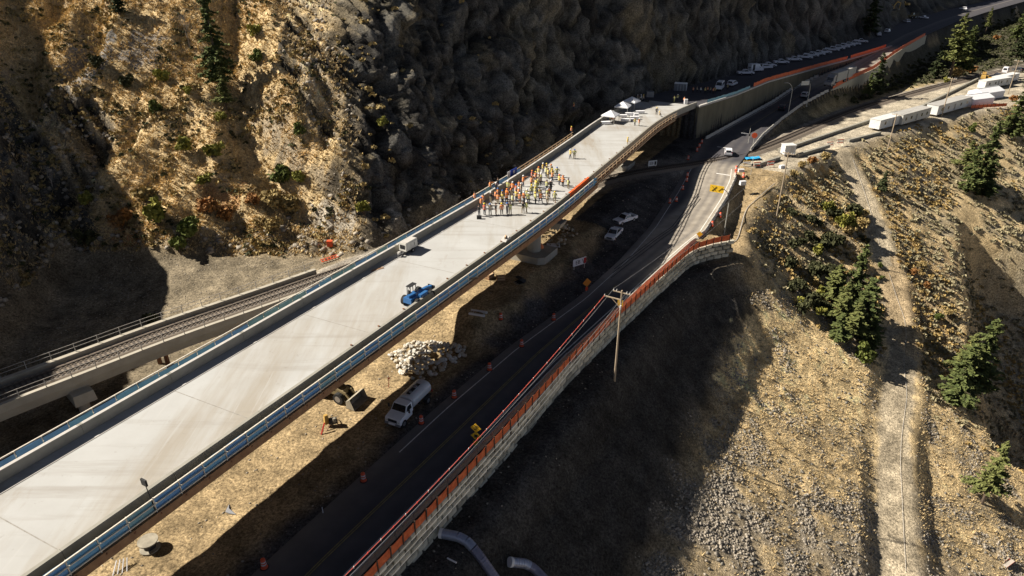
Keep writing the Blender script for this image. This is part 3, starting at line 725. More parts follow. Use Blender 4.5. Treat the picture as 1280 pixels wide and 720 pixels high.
def vpier(px, py, blk):
    p = at(px, py, 1.0); k = min(range(len(VD)), key=lambda i: (VD[i].xy-p.xy).length); c = VD[k]; t = (VD[min(k+1, len(VD)-1)]-VD[max(k-1, 0)]); h = math.atan2(t.y, t.x)
    lx, ly, _ = VL(c)
    if blk:
        b = MB(); b.box(lx, ly, 0.35, 2.6, 9.0, 1.4, h, .92, .94); pc = b.build('pier_cap', vc, via)
        for s2 in (-2.2, 2.2): MB().cyl((lx - math.sin(h)*s2, ly + math.cos(h)*s2, -4), (lx - math.sin(h)*s2, ly + math.cos(h)*s2, .4), .7, n=12).build('pier_column', vc, pc)
    else:
        for s2 in (-1.8, 1.8): MB().bar((lx - math.sin(h)*s2, ly + math.cos(h)*s2, -4), (lx - math.sin(h)*s2, ly + math.cos(h)*s2, 1.6), .45).build('pier_column', rust, via)
vpier(95, 500, True); vpier(222, 440, False)
# ================================================================ RETAINING WALL, FENCE, BARRIERS
block_ms = [mat('wall_block_%s' % n_, c, .9, .2, 1.3, .4, col2=c2) for n_, c, c2 in (('grey', (.36, .34, .27), (.58, .55, .45)), ('buff', (.45, .41, .32), (.66, .61, .49)), ('dark', (.27, .25, .20), (.40, .375, .30)))]
def wall_pts(off_=0.0, s0=-84, s1=23.5, st=.75): return [Vector((*xy_of(float(I(q, WALL_O))+off_, q), rz_at(q))) for q in np.arange(s0, s1+.01, st)]
wx, wy = xy_of(27, -35)
rw = thing('retaining_wall', 'long block retaining wall holding up the lower road above the shaded slope', 'retaining wall', (wx, wy, 0)); wo_ = Vector((wx, wy, 0))
core = [p for p in wall_pts(-.62)]
MB().loft([[Vector(offs3(core, i, d, z)) - wo_ for d, z in ((-.35, .06), (.18, .06), (.18, -4.6), (-.35, -4.6))] for i in range(len(core))]).build('wall_core', mat('wall_fill', (.06, .055, .045), .95, .2, 1.0), rw)
bms = []
for k in range(9):
    g = random.Random(k); b = MB(); l, h, dp = 1.60, .745, .5
    j = lambda a: a + g.uniform(-.025, .025)
    b.add([(-l/2, -dp/2, 0), (l/2, -dp/2, 0), (l/2, dp/2, 0), (-l/2, dp/2, 0), (-l/2, -dp/2, h), (l/2, -dp/2, h), (l/2, dp/2, h), (-l/2, dp/2, h),
           (j(-l/2+.10), j(-dp/2-.12), j(.10)), (j(l/2-.10), j(-dp/2-.12), j(.10)), (j(l/2-.10), j(-dp/2-.12), j(h-.10)), (j(-l/2+.10), j(-dp/2-.12), j(h-.10))],
          [(3, 2, 1, 0), (4, 5, 6, 7), (1, 2, 6, 5), (2, 3, 7, 6), (3, 0, 4, 7), (0, 1, 9, 8), (1, 5, 10, 9), (5, 4, 11, 10), (4, 0, 8, 11), (8, 9, 10, 11)])
    bms.append(b.mesh('wall_block', block_ms[k % 3]))
for row in range(5):
    line = wall_pts(-.06 - .0*row)
    ln = [Vector((p.x, p.y, p.z)) for p in line]
    for p, h in along(ln, 1.80, .9*(row % 2) + .9):
        if row == 4 and (p.x*DD[0] + (p.y-123.8)*DD[1] > -2 or rnd.random() < .12): continue
        o2 = bpy.data.objects.new('wall_block', rnd.choice(bms)); COL.objects.link(o2); o2.parent = rw
        o2.location = p - wo_ + Vector((math.sin(h), -math.cos(h), 0))*rnd.uniform(-.05, .08) + Vector((0, 0, -.89*(row+1) + .08)); o2.rotation_euler = (0, 0, h + rnd.uniform(-.012, .012))
# orange safety fence along the wall top
post_m = mat('fence_stake', (.09, .06, .045), .8, .3, 3.0)
orange_f = mat('safety_orange', (.52, .095, .035), .7, .3, 1.8, col2=(.78, .21, .08), trans=.1)
fline = wall_pts(.22, -84, 23.3)
fpts = along(fline, 1.9)
sf = thing('safety_fence', 'orange mesh safety fence on stakes along the top of the block wall', 'fence', (wx, wy, 0))
stake = MB().bar((0, 0, -.9), (0, 0, 1.5), .12).mesh('stake', post_m)
for p, h in fpts:
    o2 = bpy.data.objects.new('stake', stake); COL.objects.link(o2); o2.parent = sf; o2.location = p - wo_ + Vector((math.sin(h), -math.cos(h), 0))*.06; o2.rotation_euler = (rnd.uniform(-.04, .04), rnd.uniform(-.04, .04), h)
for (p, h), (q, h2) in zip(fpts[:-1], fpts[1:]):
    b = MB(); ring = []; m_ = (p+q)/2; sg = rnd.uniform(.04, .16)
    nrm = Vector((math.sin(h), -math.cos(h), 0))
    for c, z0, z1 in ((p, .10, 1.28), (p.lerp(q, .33), .06, 1.28-sg), (p.lerp(q, .67), .05, 1.28-sg*.9), (q, .10, 1.28)):
        bw = rnd.uniform(-.05, .05); zm = (z0+z1)/2
        ring.append([c + Vector((0, 0, z0)), c + nrm*bw + Vector((0, 0, zm)), c + Vector((0, 0, z1)), c + nrm*.02 + Vector((0, 0, z1)), c + nrm*(bw+.02) + Vector((0, 0, zm)), c + nrm*.02 + Vector((0, 0, z0))])
    b.loft([[v - wo_ for v in r_] for r_ in ring]); b.build('netting', orange_f, sf)
def nth(n):
    if n <= 20: return ORD[n-1]
    return 'thirtieth' if n == 30 else ('twenty ' if n < 30 else 'thirty ') + ORD[n % 10 - 1]
# concrete road barriers
def barrier_mesh(m, l=2.94):
    prof = [(-.30, 0), (.30, 0), (.30, .10), (.12, .32), (.08, .81), (-.08, .81), (-.12, .32), (-.30, .10)]
    return MB().prism([(a, z) for a, z in prof], -l/2, l/2).mesh('concrete_barrier', m)
bar_m = mat('barrier_concrete', (.42, .40, .36), .85, .15, 1.2, col2=(.50, .48, .43)); barmesh = barrier_mesh(bar_m)
def barrier_row(f, s0, s1, label, group, zf=rz_at, step=3.0, n0='concrete_barrier'):
    pts = [Vector((*xy_of(f(q), q), zf(q))) for q in np.arange(s0, s1+.01, 1.0)]
    for i, (p, h) in enumerate(along(pts, step)):
        o2 = bpy.data.objects.new(n0, barmesh); COL.objects.link(o2); o2.location = p + Vector((0, 0, .005)); o2.rotation_euler = (0, 0, h-math.pi/2)
        tag(o2, label % nth(i+1), 'barrier', group)
barrier_row(lambda q: RR(q)+.45, -84, 19.5, 'grey barrier section between dark road and orange fence, %s from the camera', 'barriers beside the safety fence')
barrier_row(lambda q: RR(q)+.35, 22, 59, 'pale barrier section along the sunlit road bend, %s from the camera', 'barriers along the sunlit bend')
barrier_row(lambda q: RR(q)+.3, 81, 150, 'grey barrier section on the lamp post side of the road, %s from the crossing', 'barriers below the lamp posts')
barrier_row(lambda q: RL(q)+.2, 86, 165, 'grey barrier section at the foot of the tall wall, %s from the crossing', 'barriers at the foot of the approach wall')
# ---- tall approach wall carrying the upper road
aw = thing('approach_wall', 'tall dark panelled retaining wall carrying the upper road past the bridge end', 'retaining wall', (*xy_of(14, 90), 0)); ao = Vector(aw.location)
ws = np.concatenate([[83.6], np.arange(86, 240, 3.0), [240]])
wl_ = [Vector((*xy_of(UW(q), q), 0)) for q in ws]
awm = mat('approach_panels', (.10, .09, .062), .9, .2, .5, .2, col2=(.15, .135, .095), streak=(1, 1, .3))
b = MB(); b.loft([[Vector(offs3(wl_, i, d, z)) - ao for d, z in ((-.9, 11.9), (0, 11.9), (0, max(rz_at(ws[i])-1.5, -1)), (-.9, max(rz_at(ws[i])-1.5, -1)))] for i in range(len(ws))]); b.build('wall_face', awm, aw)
b = MB(); b.loft([[Vector(offs3(wl_, i, d, z)) - ao for d, z in ((-.6, 11.91), (.14, 11.91), (.14, 12.35), (-.6, 12.35))] for i in range(len(ws))]); b.build('coping', conc_w, aw)
e0 = wl_[0]; d0 = Vector((DD[0], DD[1], 0))
pts = [Vector((*xy_of(float(o_), 83.9), 0)) for o_ in np.linspace(BR(84)+.7, UW(83.6), 4)]
b = MB(); b.loft([[Vector(offs3(pts, i, d, z)) - ao for d, z in ((-.4, 11.88), (.4, 11.88), (.4, -1), (-.4, -1))] for i in range(4)]); b.build('end_face', awm, aw)
# orange mesh along the upper road edge
def mesh_fence(name, f, zf, s0, s1, label, h=1.25, m=orange_f, step=3.0, cat='fence'):
    x, y = xy_of(f((s0+s1)/2), (s0+s1)/2); t = thing(name, label, cat, (x, y, 0)); og = Vector((x, y, 0))
    pts = [Vector((*xy_of(f(q), q), zf(q))) for q in np.arange(s0, s1+.01, step)]
    pm_ = MB().bar((0, 0, 0), (0, 0, h+.1), .08).mesh('stake', post_m)
    for p in pts:
        o2 = bpy.data.objects.new('stake', pm_); COL.objects.link(o2); o2.parent = t; o2.location = p-og
    for p, q in zip(pts[:-1], pts[1:]):
        a = (q-p).normalized(); nr = Vector((a.y, -a.x, 0))*.05; k = rnd.uniform(0, .18)
        MB().loft([[c + nr*w - og + Vector((0, 0, z)) for w, z in ((1, .08), (1, h-kk), (1.6, h-kk), (1.6, .08))] for c, kk in ((p, 0), (p.lerp(q, .5), k), (q, 0))]).build('netting', m, t)
    return t
mesh_fence('safety_fence', lambda q: UW(q)-.2, lambda q: 12.35, 118, 190, 'orange mesh fence along the edge of the shaded upper road above the tall wall')
mesh_fence('safety_fence', lambda q: UW(q)-.2, lambda q: 12.35, 193, 232, 'bright sunlit orange mesh fence at the far end of the tall approach wall', m=orange_f)
mesh_fence('safety_fence', lambda q: UW(q)-.2, lambda q: 12.35, 88, 117, 'low blue grey mesh fence on the upper road edge next to the bridge end', h=.9, m=blue3)
# far curved wall with orange fence on the right of the lower road
FW = lambda q: RR(q) + .3
fw = thing('retaining_wall', 'far curved sunlit retaining wall topped with orange fence below the truck', 'retaining wall', (*xy_of(FW(200), 200), 0)); fo = Vector(fw.location)
fs = np.arange(152, 292, 4.0); fl_ = [Vector((*xy_of(FW(q), q), rz_at(q))) for q in fs]
b = MB(); b.loft([[Vector(offs3(fl_, i, d, z)) - fo for d, z in ((-.3, .05), (.25, .05), (.45, -6.5), (-.3, -6.5))] for i in range(len(fs))]); b.build('wall_face', mat('far_wall', (.36, .33, .25), .9, .15, .4, .2, col2=(.43, .40, .31)), fw)
mesh_fence('safety_fence', lambda q: FW(q)+.1, lambda q: rz_at(q)+.05, 153, 288, 'orange mesh fence along the top of the far curved retaining wall', h=1.5, step=4.0)
# ================================================================ VEHICLES
paint = lambda n, c, r=.35: mat(n, c, r, .05, .8, spec=.5)
white_p = paint('white_paint', (.78, .78, .80)); glass = mat('dark_glass', (.015, .017, .02), .12, .1, 1.0, spec=.6)
tyre_m = mat('tyre_rubber', (.022, .022, .022), .85, .2, 4.0); rim_m = mat('wheel_rim', (.34, .34, .35), .4, .1, 4.0, metal=.6)
black_p = mat('black_plastic', (.025, .025, .027), .6, .2, 3.0); lamp_m = mat('lamp_lens', (.65, .65, .6), .2, .05, 3.0); tail_m = mat('tail_lens', (.35, .02, .02), .3, .1, 3.0)
silver_p = mat('silver_paint', (.42, .43, .45), .35, .06, 1.0, metal=.4); dark_p = paint('dark_paint', (.035, .037, .042)); grey_p = paint('grey_paint', (.20, .205, .22))
ORG0 = (0, 0, 0)
def wheel(parent, x, y, r=.40, w=.28):
    t = MB().cyl((x, y-w/2, r), (x, y+w/2, r), r, n=14).build('wheel', tyre_m, parent)
    sg = 1 if y > 0 else -1
    MB().cyl((x, y+sg*(w/2-.03), r), (x, y+sg*(w/2+.015), r), r*.58, n=10).build('rim', rim_m, t); return t
def side_loft(mb, prof, w, tumble=0.0, zt=0, z0=0):
    """side profile (x, z) given width; upper vertices lean in by tumble"""
    L_ = [(x, -(w/2 - tumble*max(0, (z-z0)/(zt-z0+1e-6))), z) for x, z in prof]; Rr = [(x, -y, z) for x, y, z in L_]
    n = len(prof); mb.add(L_ + Rr, [(i, (i+1) % n, n+(i+1) % n, n+i) for i in range(n)] + [tuple(range(n-1, -1, -1)), tuple(range(n, 2*n))]); return mb
def lights(t, xf, xr, w, zf, zr):
    for s_ in (-1, 1):
        MB().box(xf, s_*(w/2-.22), zf, .10, .34, .20).build('headlight', lamp_m, t); MB().box(xr, s_*(w/2-.12), zr, .08, .18, .36).build('tail_light', tail_m, t)
def make_pickup(label, body=None, group=None):
    body = body or white_p
    t = thing('pickup_truck', label, 'pickup truck', group=group); w = 1.94
    b = MB()
    side_loft(b, [(-.95, .55), (-.95, 1.12), (1.05, 1.16), (2.55, 1.06), (2.78, .92), (2.80, .50)], w)
    b.box(-1.87, w/2-.06, .55, 1.86, .12, .62); b.box(-1.87, -w/2+.06, .55, 1.86, .12, .62); b.box(-2.78, 0, .55, .10, w-.02, .60); b.box(-1.87, 0, .55, 1.84, w-.2, .14)
    bo = b.build('body', body, t)
    MB().box(-1.87, 0, .692, 1.70, w-.30, .01).build('bed_floor', black_p, bo)
    cabp = [(-.90, 1.13), (-.72, 1.80), (.35, 1.82), (1.12, 1.17)]
    c = side_loft(MB(), cabp, w-.06, .17, 1.82, 1.13).build('cab', body, t)
    g = [(-.80, 1.22), (-.64, 1.72), (.30, 1.74), (.88, 1.24)]
    side_loft(MB(), g, w-.03, .145, 1.74, 1.22).build('side_window', glass, t)
    MB().add([(1.10, -.84, 1.21), (1.10, .84, 1.21), (.40, .72, 1.79), (.40, -.72, 1.79), (1.14, -.84, 1.20), (1.14, .84, 1.20), (.44, .72, 1.80), (.44, -.72, 1.80)], [(0, 1, 2, 3), (7, 6, 5, 4), (0, 4, 5, 1), (1, 5, 6, 2), (2, 6, 7, 3), (3, 7, 4, 0)]).build('windscreen', glass, t)
    MB().box(2.80, 0, .42, .12, w, .26).build('bumper', black_p if body is not white_p else rim_m, t); MB().box(2.80, 0, .72, .05, 1.1, .26).build('grille', black_p, t)
    for x in (-1.75, 1.80):
        for y in (-.84, .84): wheel(t, x, y, .41)
    lights(t, 2.74, -2.81, w, .78, .72); return t
def make_suv(label, body=None, name='car', cat='car', group=None, van=False):
    body = body or white_p; t = thing(name, label, cat, group=group); w = 1.9 if not van else 2.0
    if van: prof = [(-2.6, .45), (-2.65, 1.2), (-2.5, 2.45), (.9, 2.45), (1.75, 1.45), (2.65, 1.15), (2.75, .45)]; g = [(-2.2, 1.40), (-2.2, 2.1), (.75, 2.1), (1.30, 1.42)]; ws = [(1.70, 1.50, .86), (.98, 2.36, .74)]; zt = 2.45
    else: prof = [(-2.2, .40), (-2.25, .95), (-2.0, 1.15), (-1.65, 1.68), (.25, 1.70), (1.05, 1.12), (2.1, .95), (2.25, .75), (2.25, .40)]; g = [(-1.7, 1.14), (-1.5, 1.56), (.20, 1.58), (.78, 1.16)]; ws = [(1.02, 1.16, .82), (.32, 1.66, .70)]; zt = 1.7
    side_loft(MB(), prof, w, .16, zt, 1.05).build('body', body, t)
    side_loft(MB(), g, w-.0 + .03, .10, g[1][1], g[0][1]).build('side_window', glass, t)
    (xa, za, ya), (xb, zb, yb) = ws
    MB().add([(xa, -ya, za), (xa, ya, za), (xb, yb, zb), (xb, -yb, zb), (xa+.05, -ya, za+.02), (xa+.05, ya, za+.02), (xb+.05, yb, zb+.03), (xb+.05, -yb, zb+.03)], [(0, 1, 2, 3), (7, 6, 5, 4), (0, 4, 5, 1), (1, 5, 6, 2), (2, 6, 7, 3), (3, 7, 4, 0)]).build('windscreen', glass, t)
    xr = prof[0][0]
    MB().add([(xr-.03, -.7, 1.18 if not van else 1.4), (xr-.03, .7, 1.18 if not van else 1.4), (xr+.30 if not van else xr+.05, .62, 1.6 if not van else 2.2), (xr+.30 if not van else xr+.05, -.62, 1.6 if not van else 2.2), (xr+.25, -.7, 1.1), (xr+.25, .7, 1.1)], [(0, 3, 2, 1), (0, 4, 3), (1, 2, 5), (0, 1, 5, 4), (3, 4, 5, 2)]).build('rear_window', glass, t)
    MB().box(prof[-1][0], 0, .38, .12, w-.1, .24).build('bumper', black_p, t)
    for x in ((-1.4, 1.42) if not van else (-1.7, 1.75)):
        for y in (-.80, .80): wheel(t, x, y, .36)
    lights(t, prof[-1][0]-.03, prof[0][0]-.0, w, .66, .85); return t
def pxloc(px, py, z): return at(px, py, z)
# two pickups parked in the shade by the bridge
def zr(p): return gz(p.x, p.y)
def on_ground(px, py):
    p = hit(px, py); return p
pk = make_pickup('white pickup parked in shade beside the bridge, nearer one of the two')
p = on_ground(767, 297); place(pk, p, AZ + math.pi + R(2))
p = on_ground(781, 278); place(copy_tree(pk), p, AZ + math.pi - R(22), 'white pickup parked in shade beside the bridge, further one with its bed to the right')
# the tank truck
def make_tanker():
    t = thing('tank_truck', 'white water tank truck with a rounded tank facing us beside the rubble pile', 'truck'); w = 2.3
    b = MB(); side_loft(b, [(.9, .7), (.9, 1.7), (2.1, 1.72), (3.45, 1.50), (3.60, 1.35), (3.62, .65)], w-.1); b.box(.0, 0, .75, 1.9*1 + 5.8, .9, .25); bo = b.build('body', white_p, t)
    side_loft(MB(), [(.70, 1.2), (.70, 2.50), (1.75, 2.52), (2.25, 1.70), (2.25, 1.2)], w-.1, .14, 2.5, 1.7).build('cab', white_p, t)
    side_loft(MB(), [(.98, 1.80), (1.02, 2.34), (1.70, 2.36), (2.04, 1.80)], w-.06, .10, 2.36, 1.8).build('side_window', glass, t)
    MB().add([(2.25, -.98, 1.76), (2.25, .98, 1.76), (1.80, .86, 2.44), (1.80, -.86, 2.44), (2.29, -.98, 1.77), (2.29, .98, 1.77), (1.84, .86, 2.46), (1.84, -.86, 2.46)], [(0, 1, 2, 3), (7, 6, 5, 4), (0, 4, 5, 1), (1, 5, 6, 2), (2, 6, 7, 3), (3, 7, 4, 0)]).build('windscreen', glass, t)
    rings = []
    for x, k in ((-3.65, .86), (-3.5, 1), (.35, 1), (.5, .86)):
        rings.append([(x, 1.16*k*math.copysign(abs(math.cos(a))**.8, math.cos(a)), 1.95 + .88*k*math.copysign(abs(math.sin(a))**.8, math.sin(a))) for a in np.linspace(0, 2*math.pi, 22, endpoint=False)])
    tk = MB().loft(rings).build('tank', mat('tank_paint', (.52, .53, .55), .4, .08, .8, metal=.1), t, smooth=False)
    MB().box(-1.2, 0, 2.80, 2.4, .5, .12).build('walkway', black_p, tk); MB().cyl((-1.6, 0, 2.8), (-1.6, 0, 3.05), .3, n=12).build('hatch', grey_p, tk); MB().cyl((-.4, .1, 2.8), (-.4, .1, 3.0), .2, n=10).build('hatch', grey_p, tk)
    for x in (-2.9, -.9): MB().box(x, 0, 1.0, .1, 2.2, .35).build('saddle', black_p, tk)
    for sg in (-1, 1):
        MB().bar((1.9, sg*1.1, 2.0), (2.1, sg*1.5, 2.1), .05).box(2.1, sg*1.52, 1.85, .10, .22, .5).build('mirror', black_p, t)
        MB().box(-2.6, sg*1.08, 1.05, 1.5, .42, .08).build('mudguard', black_p, t)
    MB().box(3.64, 0, .55, .14, w-.05, .32).build('bumper', grey_p, t); MB().box(3.62, 0, .98, .06, 1.3, .38).build('grille', black_p, t)
    for x, r_ in ((2.75, .52), (-2.6, .52)):
        for y in (-.98, .98): wheel(t, x, y, r_, .32 if x > 0 else .5)
    lights(t, 3.56, -3.9, w-.1, 1.0, 1.0); return t
p = on_ground(512, 516); place(make_tanker(), (p.x, p.y, p.z+.02), AZ + math.pi + R(3))
# ---------------- blue telehandler on the deck
blue_p = paint('blue_paint', (.025, .115, .30), .45)
def text_mesh(body, size, m, ext=.012, name='lettering', parent=None):
    cu = bpy.data.curves.new(name, 'FONT'); cu.body = body; cu.size = size; cu.extrude = ext; cu.align_x = 'CENTER'; cu.align_y = 'CENTER'; cu.resolution_u = 2
    tmp = bpy.data.objects.new('tmp', cu); COL.objects.link(tmp); dg = bpy.context.evaluated_depsgraph_get(); dg.update()
    me = bpy.data.meshes.new_from_object(tmp.evaluated_get(dg)); bpy.data.objects.remove(tmp); bpy.data.curves.remove(cu)
    me.materials.clear(); me.materials.append(m); me.name = name; o2 = bpy.data.objects.new(name, me); COL.objects.link(o2)
    if parent: o2.parent = parent
    return o2
letter_w = mat('white_lettering', (.8, .8, .8), .5, .02, 1.0); letter_k = mat('black_lettering', (.02, .02, .02), .5, .02, 1.0)
def make_telehandler():
    t = thing('telehandler', 'blue telehandler with boom lowered standing on the bridge deck', 'telehandler')
    b = MB(); side_loft(b, [(-2.3, .75), (-2.35, 1.25), (-1.9, 1.5), (1.9, 1.15), (2.2, .95), (2.2, .65)], 1.25); b.build('chassis', blue_p, t)
    MB().box(-2.0, 0, .75, .75, 1.45, .75, 0, .9, .9).build('counterweight', blue_p, t)
    MB().box(.1, -.86, .62, 1.7, .55, .95, 0, .94, .9).build('engine_cover', blue_p, t)
    MB().box(-.2, .92, .60, 1.5, .62, .55).build('cab_base', blue_p, t)
    c = MB()
    for x, y in ((-.85, .65), (-.85, 1.2), (.45, .65), (.45, 1.2)): c.bar((x, y, 1.1), (x*.9, y, 2.35), .08)
    c.bar((-.85, .65, 2.35), (.42, .65, 2.35), .08); c.bar((-.85, 1.2, 2.35), (.42, 1.2, 2.35), .08); co = c.build('cab_frame', black_p, t)
    MB().box(-.2, .92, 2.36, 1.5, .75, .07).build('cab_roof', black_p, co); MB().box(-.45, .92, 1.15, .5, .45, .12).box(-.68, .92, 1.25, .1, .45, .5).build('seat', black_p, co)
    bm_ = MB(); bm_.bar((-2.2, -.05, 1.62), (2.3, -.05, 1.25), .42, .46).build('boom', blue_p, t); MB().bar((2.3, -.05, 1.25), (3.0, -.05, 1.12), .32, .34).build('boom_extension', paint('pale_blue_paint', (.05, .2, .5)), t)
    MB().box(3.05, -.05, .35, .12, 1.2, .95).build('fork_carriage', black_p, t)
    for y in (-.45, .35): MB().box(3.65, y, .36, 1.15, .12, .06).build('fork', black_p, t)
    for s_ in (-1, 1): MB().tube([(-1.2, s_*.75, 1.55), (-1.0, s_*.75, 2.1), (-.6, s_*.75, 2.3)], .03).build('guard_tube', black_p, t)
    for x in (-1.55, 1.45):
        for y in (-1.0, 1.0): wheel(t, x, y*1.1, .68, .46)
    o2 = text_mesh('Genie', .58, letter_w, parent=t); o2.location = (.1, -1.16, 1.13); o2.rotation_euler = (math.pi/2, 0, 0)
    o2 = text_mesh('Genie', .34, letter_w, parent=t); o2.location = (-.4, -.29, 1.47); o2.rotation_euler = (math.pi/2, R(4.6), 0)
    MB().box(.1, -1.16, .66, 1.4, .02, .09).build('stripe', letter_w, t)
    return t
th = make_telehandler(); place(th, at(523, 377, ZD), AZ - R(2)); th.scale = (.92, .92, .95) 
# ---------------- generator trailer
def make_generator():
    t = thing('generator_trailer', 'boxy white generator on a trailer parked against the left parapet', 'generator')
    off_w = mat('cream_paint', (.62, .60, .54), .45, .06, 1.0)
    b = MB().box(0, 0, .62, 3.1, 1.45, 1.42, 0, .97, .94).build('housing', off_w, t)
    MB().box(0, 0, 2.045, 2.9, 1.34, .03).build('roof_panel', conc_w, b)
    MB().box(-1.555, 0, 1.0, .03, 1.0, .7).build('vent_grille', black_p, b)
    for x in (-.75, .2, 1.1): MB().box(x, -.742, .80, .80, .02, 1.0).build('side_door', off_w, b)
    MB().box(.66, -.75, 1.1, .10, .025, .5).build('vent_grille', black_p, b)
    MB().box(0, 0, .45, 3.6, 1.2, .14).build('frame', black_p, t); MB().bar((-1.7, -.4, .5), (-2.9, 0, .45), .1).bar((-1.7, .4, .5), (-2.9, 0, .45), .1).bar((-2.8, 0, 0), (-2.8, 0, .6), .07).build('drawbar', rim_m, t)
    MB().box(-2.5, 0, .5, .5, .4, .35).build('tool_box', conc_w, t); MB().box(2.0, 0, .5, .5, 1.0, .3).build('rear_step', black_p, t)
    for y in (-.78, .78): wheel(t, .1, y, .36, .22)
    return t
gen = make_generator(); place(gen, at(511, 314, ZD), AZ - R(1)); gen.scale = (.9, .9, .9)
# ---------------- wheel loader half hidden under the bridge
yel = mat('machine_yellow', (.40, .24, .055), .6, .25, 1.2, col2=(.50, .33, .10))
bucket_m = mat('worn_bucket', (.30, .27, .21), .7, .3, 1.0)
dirty = mat('dusty_machine_paint', (.17, .135, .07), .8, .3, 1.2, col2=(.27, .21, .11))
def make_loader(yel=dirty):
    t = thing('wheel_loader', 'dusty wheel loader half under the bridge with its wide bucket on the dirt', 'loader')
    MB().box(-2.1, 0, 1.0, 2.6, 1.7, 1.2, 0, .9, .9).build('engine_cover', yel, t); MB().box(.6, 0, .9, 2.0, 1.3, .8).build('front_frame', yel, t)
    c = MB().box(-.4, 0, 1.7, 1.4, 1.5, 1.6, 0, .9, .88).build('cab', yel, t); MB().box(-.4, 0, 2.25, 1.36, 1.53, .8, 0, .92, .9).build('window', glass, c)
    for y in (-.6, .6): MB().bar((.4, y, 1.9), (2.2, y, 1.5), .18, .3).bar((2.2, y, 1.5), (3.0, y, .6), .18, .3).build('lift_arm', yel, t)
    pr_ = [(2.8, .05), (4.1, .03), (4.1, .09), (3.0, .14), (2.95, 1.0), (3.5, 1.45), (3.44, 1.5), (2.82, 1.08)]
    b = MB().prism(pr_, -1.45, 1.45)
    for y in (-1.47, 1.43): b.prism([(2.8, .05), (4.1, .03), (3.5, 1.5), (2.82, 1.08)], y, y+.04)
    b.build('bucket', bucket_m, t)
    for x in (-2.0, 1.3):
        for y in (-.98, .98): wheel(t, x, y, .78, .55)
    return t
p = hit(456, 508); ld = make_loader(); hd = AZ - math.pi/2 + .05; place(ld, (p.x - 4.6*math.cos(hd), p.y - 4.6*math.sin(hd), p.z), hd)
# ---------------- drum roller kit: tripod drum, ladder
def make_mixer():
    t = thing('concrete_pump', 'small yellow and black pump on splayed legs standing on the lit dirt', 'pump')
    MB().box(0, 0, .55, 1.3, .9, .7, 0, .85, .8).build('engine_cover', black_p, t); MB().box(-.9, .2, .5, .7, .6, 1.5, .3, .7, .7).build('hopper', yel, t)
    MB().cyl((.2, -.3, .9), (.2, -.3, 1.5), .3, .22, 10).build('drum', bucket_m, t)
    for x, y in ((-.9, -.8), (.9, -.7), (.8, .8)): MB().bar((x*.4, y*.4, .8), (x*1.2, y*1.2, 0), .10).build('leg', rust, t)
    MB().bar((-1.2, -.6, 1.3), (-1.9, -1.6, .1), .16).build('chute', tail_m, t)
    return t
p = hit(417, 532); mxr = make_mixer(); place(mxr, p, R(20)); mxr.scale = (.85, .85, .85)
# ---------------- far parked vehicles on the upper road
row = [(1, 3), (1, 0)]
van = make_suv('white high roofed van parked on the upper road by the bridge end, nearest the bridge', name='van', cat='van', van=True); place(van, at(899, 112, 12.03), AZ + math.pi + R(4))
suv = make_suv('white sport utility car parked just behind the nearest van on the upper road', name='car', cat='car'); place(suv, at(915, 107, 12.03), AZ + R(-8))
pkA = make_pickup('')
spots = [(931.5, 93.5), (960, 84), (976, 80), (992, 76.5), (1006, 73.5), (1014, 71), (1022, 69), (1030, 67), (1040, 64), (1047, 62), (1053, 60), (1060, 58), (1067, 56.5), (1076, 53.5)]
pl = ['white pickup by itself between the two vans on the upper road'] + ['white pickup parked under the rock cliff, %s in the row from the box van' % ORD[i] for i in range(len(spots)-1)]
for i, (px, py) in enumerate(spots):
    o2 = pkA if i == 0 else copy_tree(pkA); q = at(px, py, 12.03)
    place(o2, q, R((-24 if i > 3 else 8) + rnd.uniform(-6, 6)), pl[i], 'pickups parked along the upper road')
bv = make_suv('white box van parked nose down the row on the upper road, with a dark stripe', name='van', cat='van', van=True); place(bv, at(944, 89.5, 12.03), R(20))
MB().box(-.9, 0, .5, 3.4, 2.12, 2.2, 0, 1, .97).build('cargo_box', white_p, bv); MB().box(-1.6, -1.07, .6, .9, .03, 2.0).build('stripe', dark_p, bv)
cv = copy_tree(suv); place(cv, at(957, 86, 12.03), R(12), 'white sport utility car squeezed in right behind the white box van'); 
for i, (px, py) in enumerate([(1105, 34.5), (1109, 40.5), (1098, 45), (1133, 28), (1154, 23.5), (1204, 12)]):
    o2 = copy_tree(suv if i % 2 else pkA); place(o2, at(px, py, 12.03), R(30+20*i), ['pale pickup far off above the end of the pickup row', 'pale car far off at the bend where the road widens', 'pale pickup beside the dark vehicles at the far bend', 'car far off at the left edge of the distant road', 'pale pickup on the far straight near the big pine', 'tiny white car on the most distant stretch of road'][i]); o2['category'] = 'car' if i % 2 else 'pickup truck'; o2.name = 'car' if i % 2 else 'pickup_truck'
    if 'group' in o2: del o2['group']
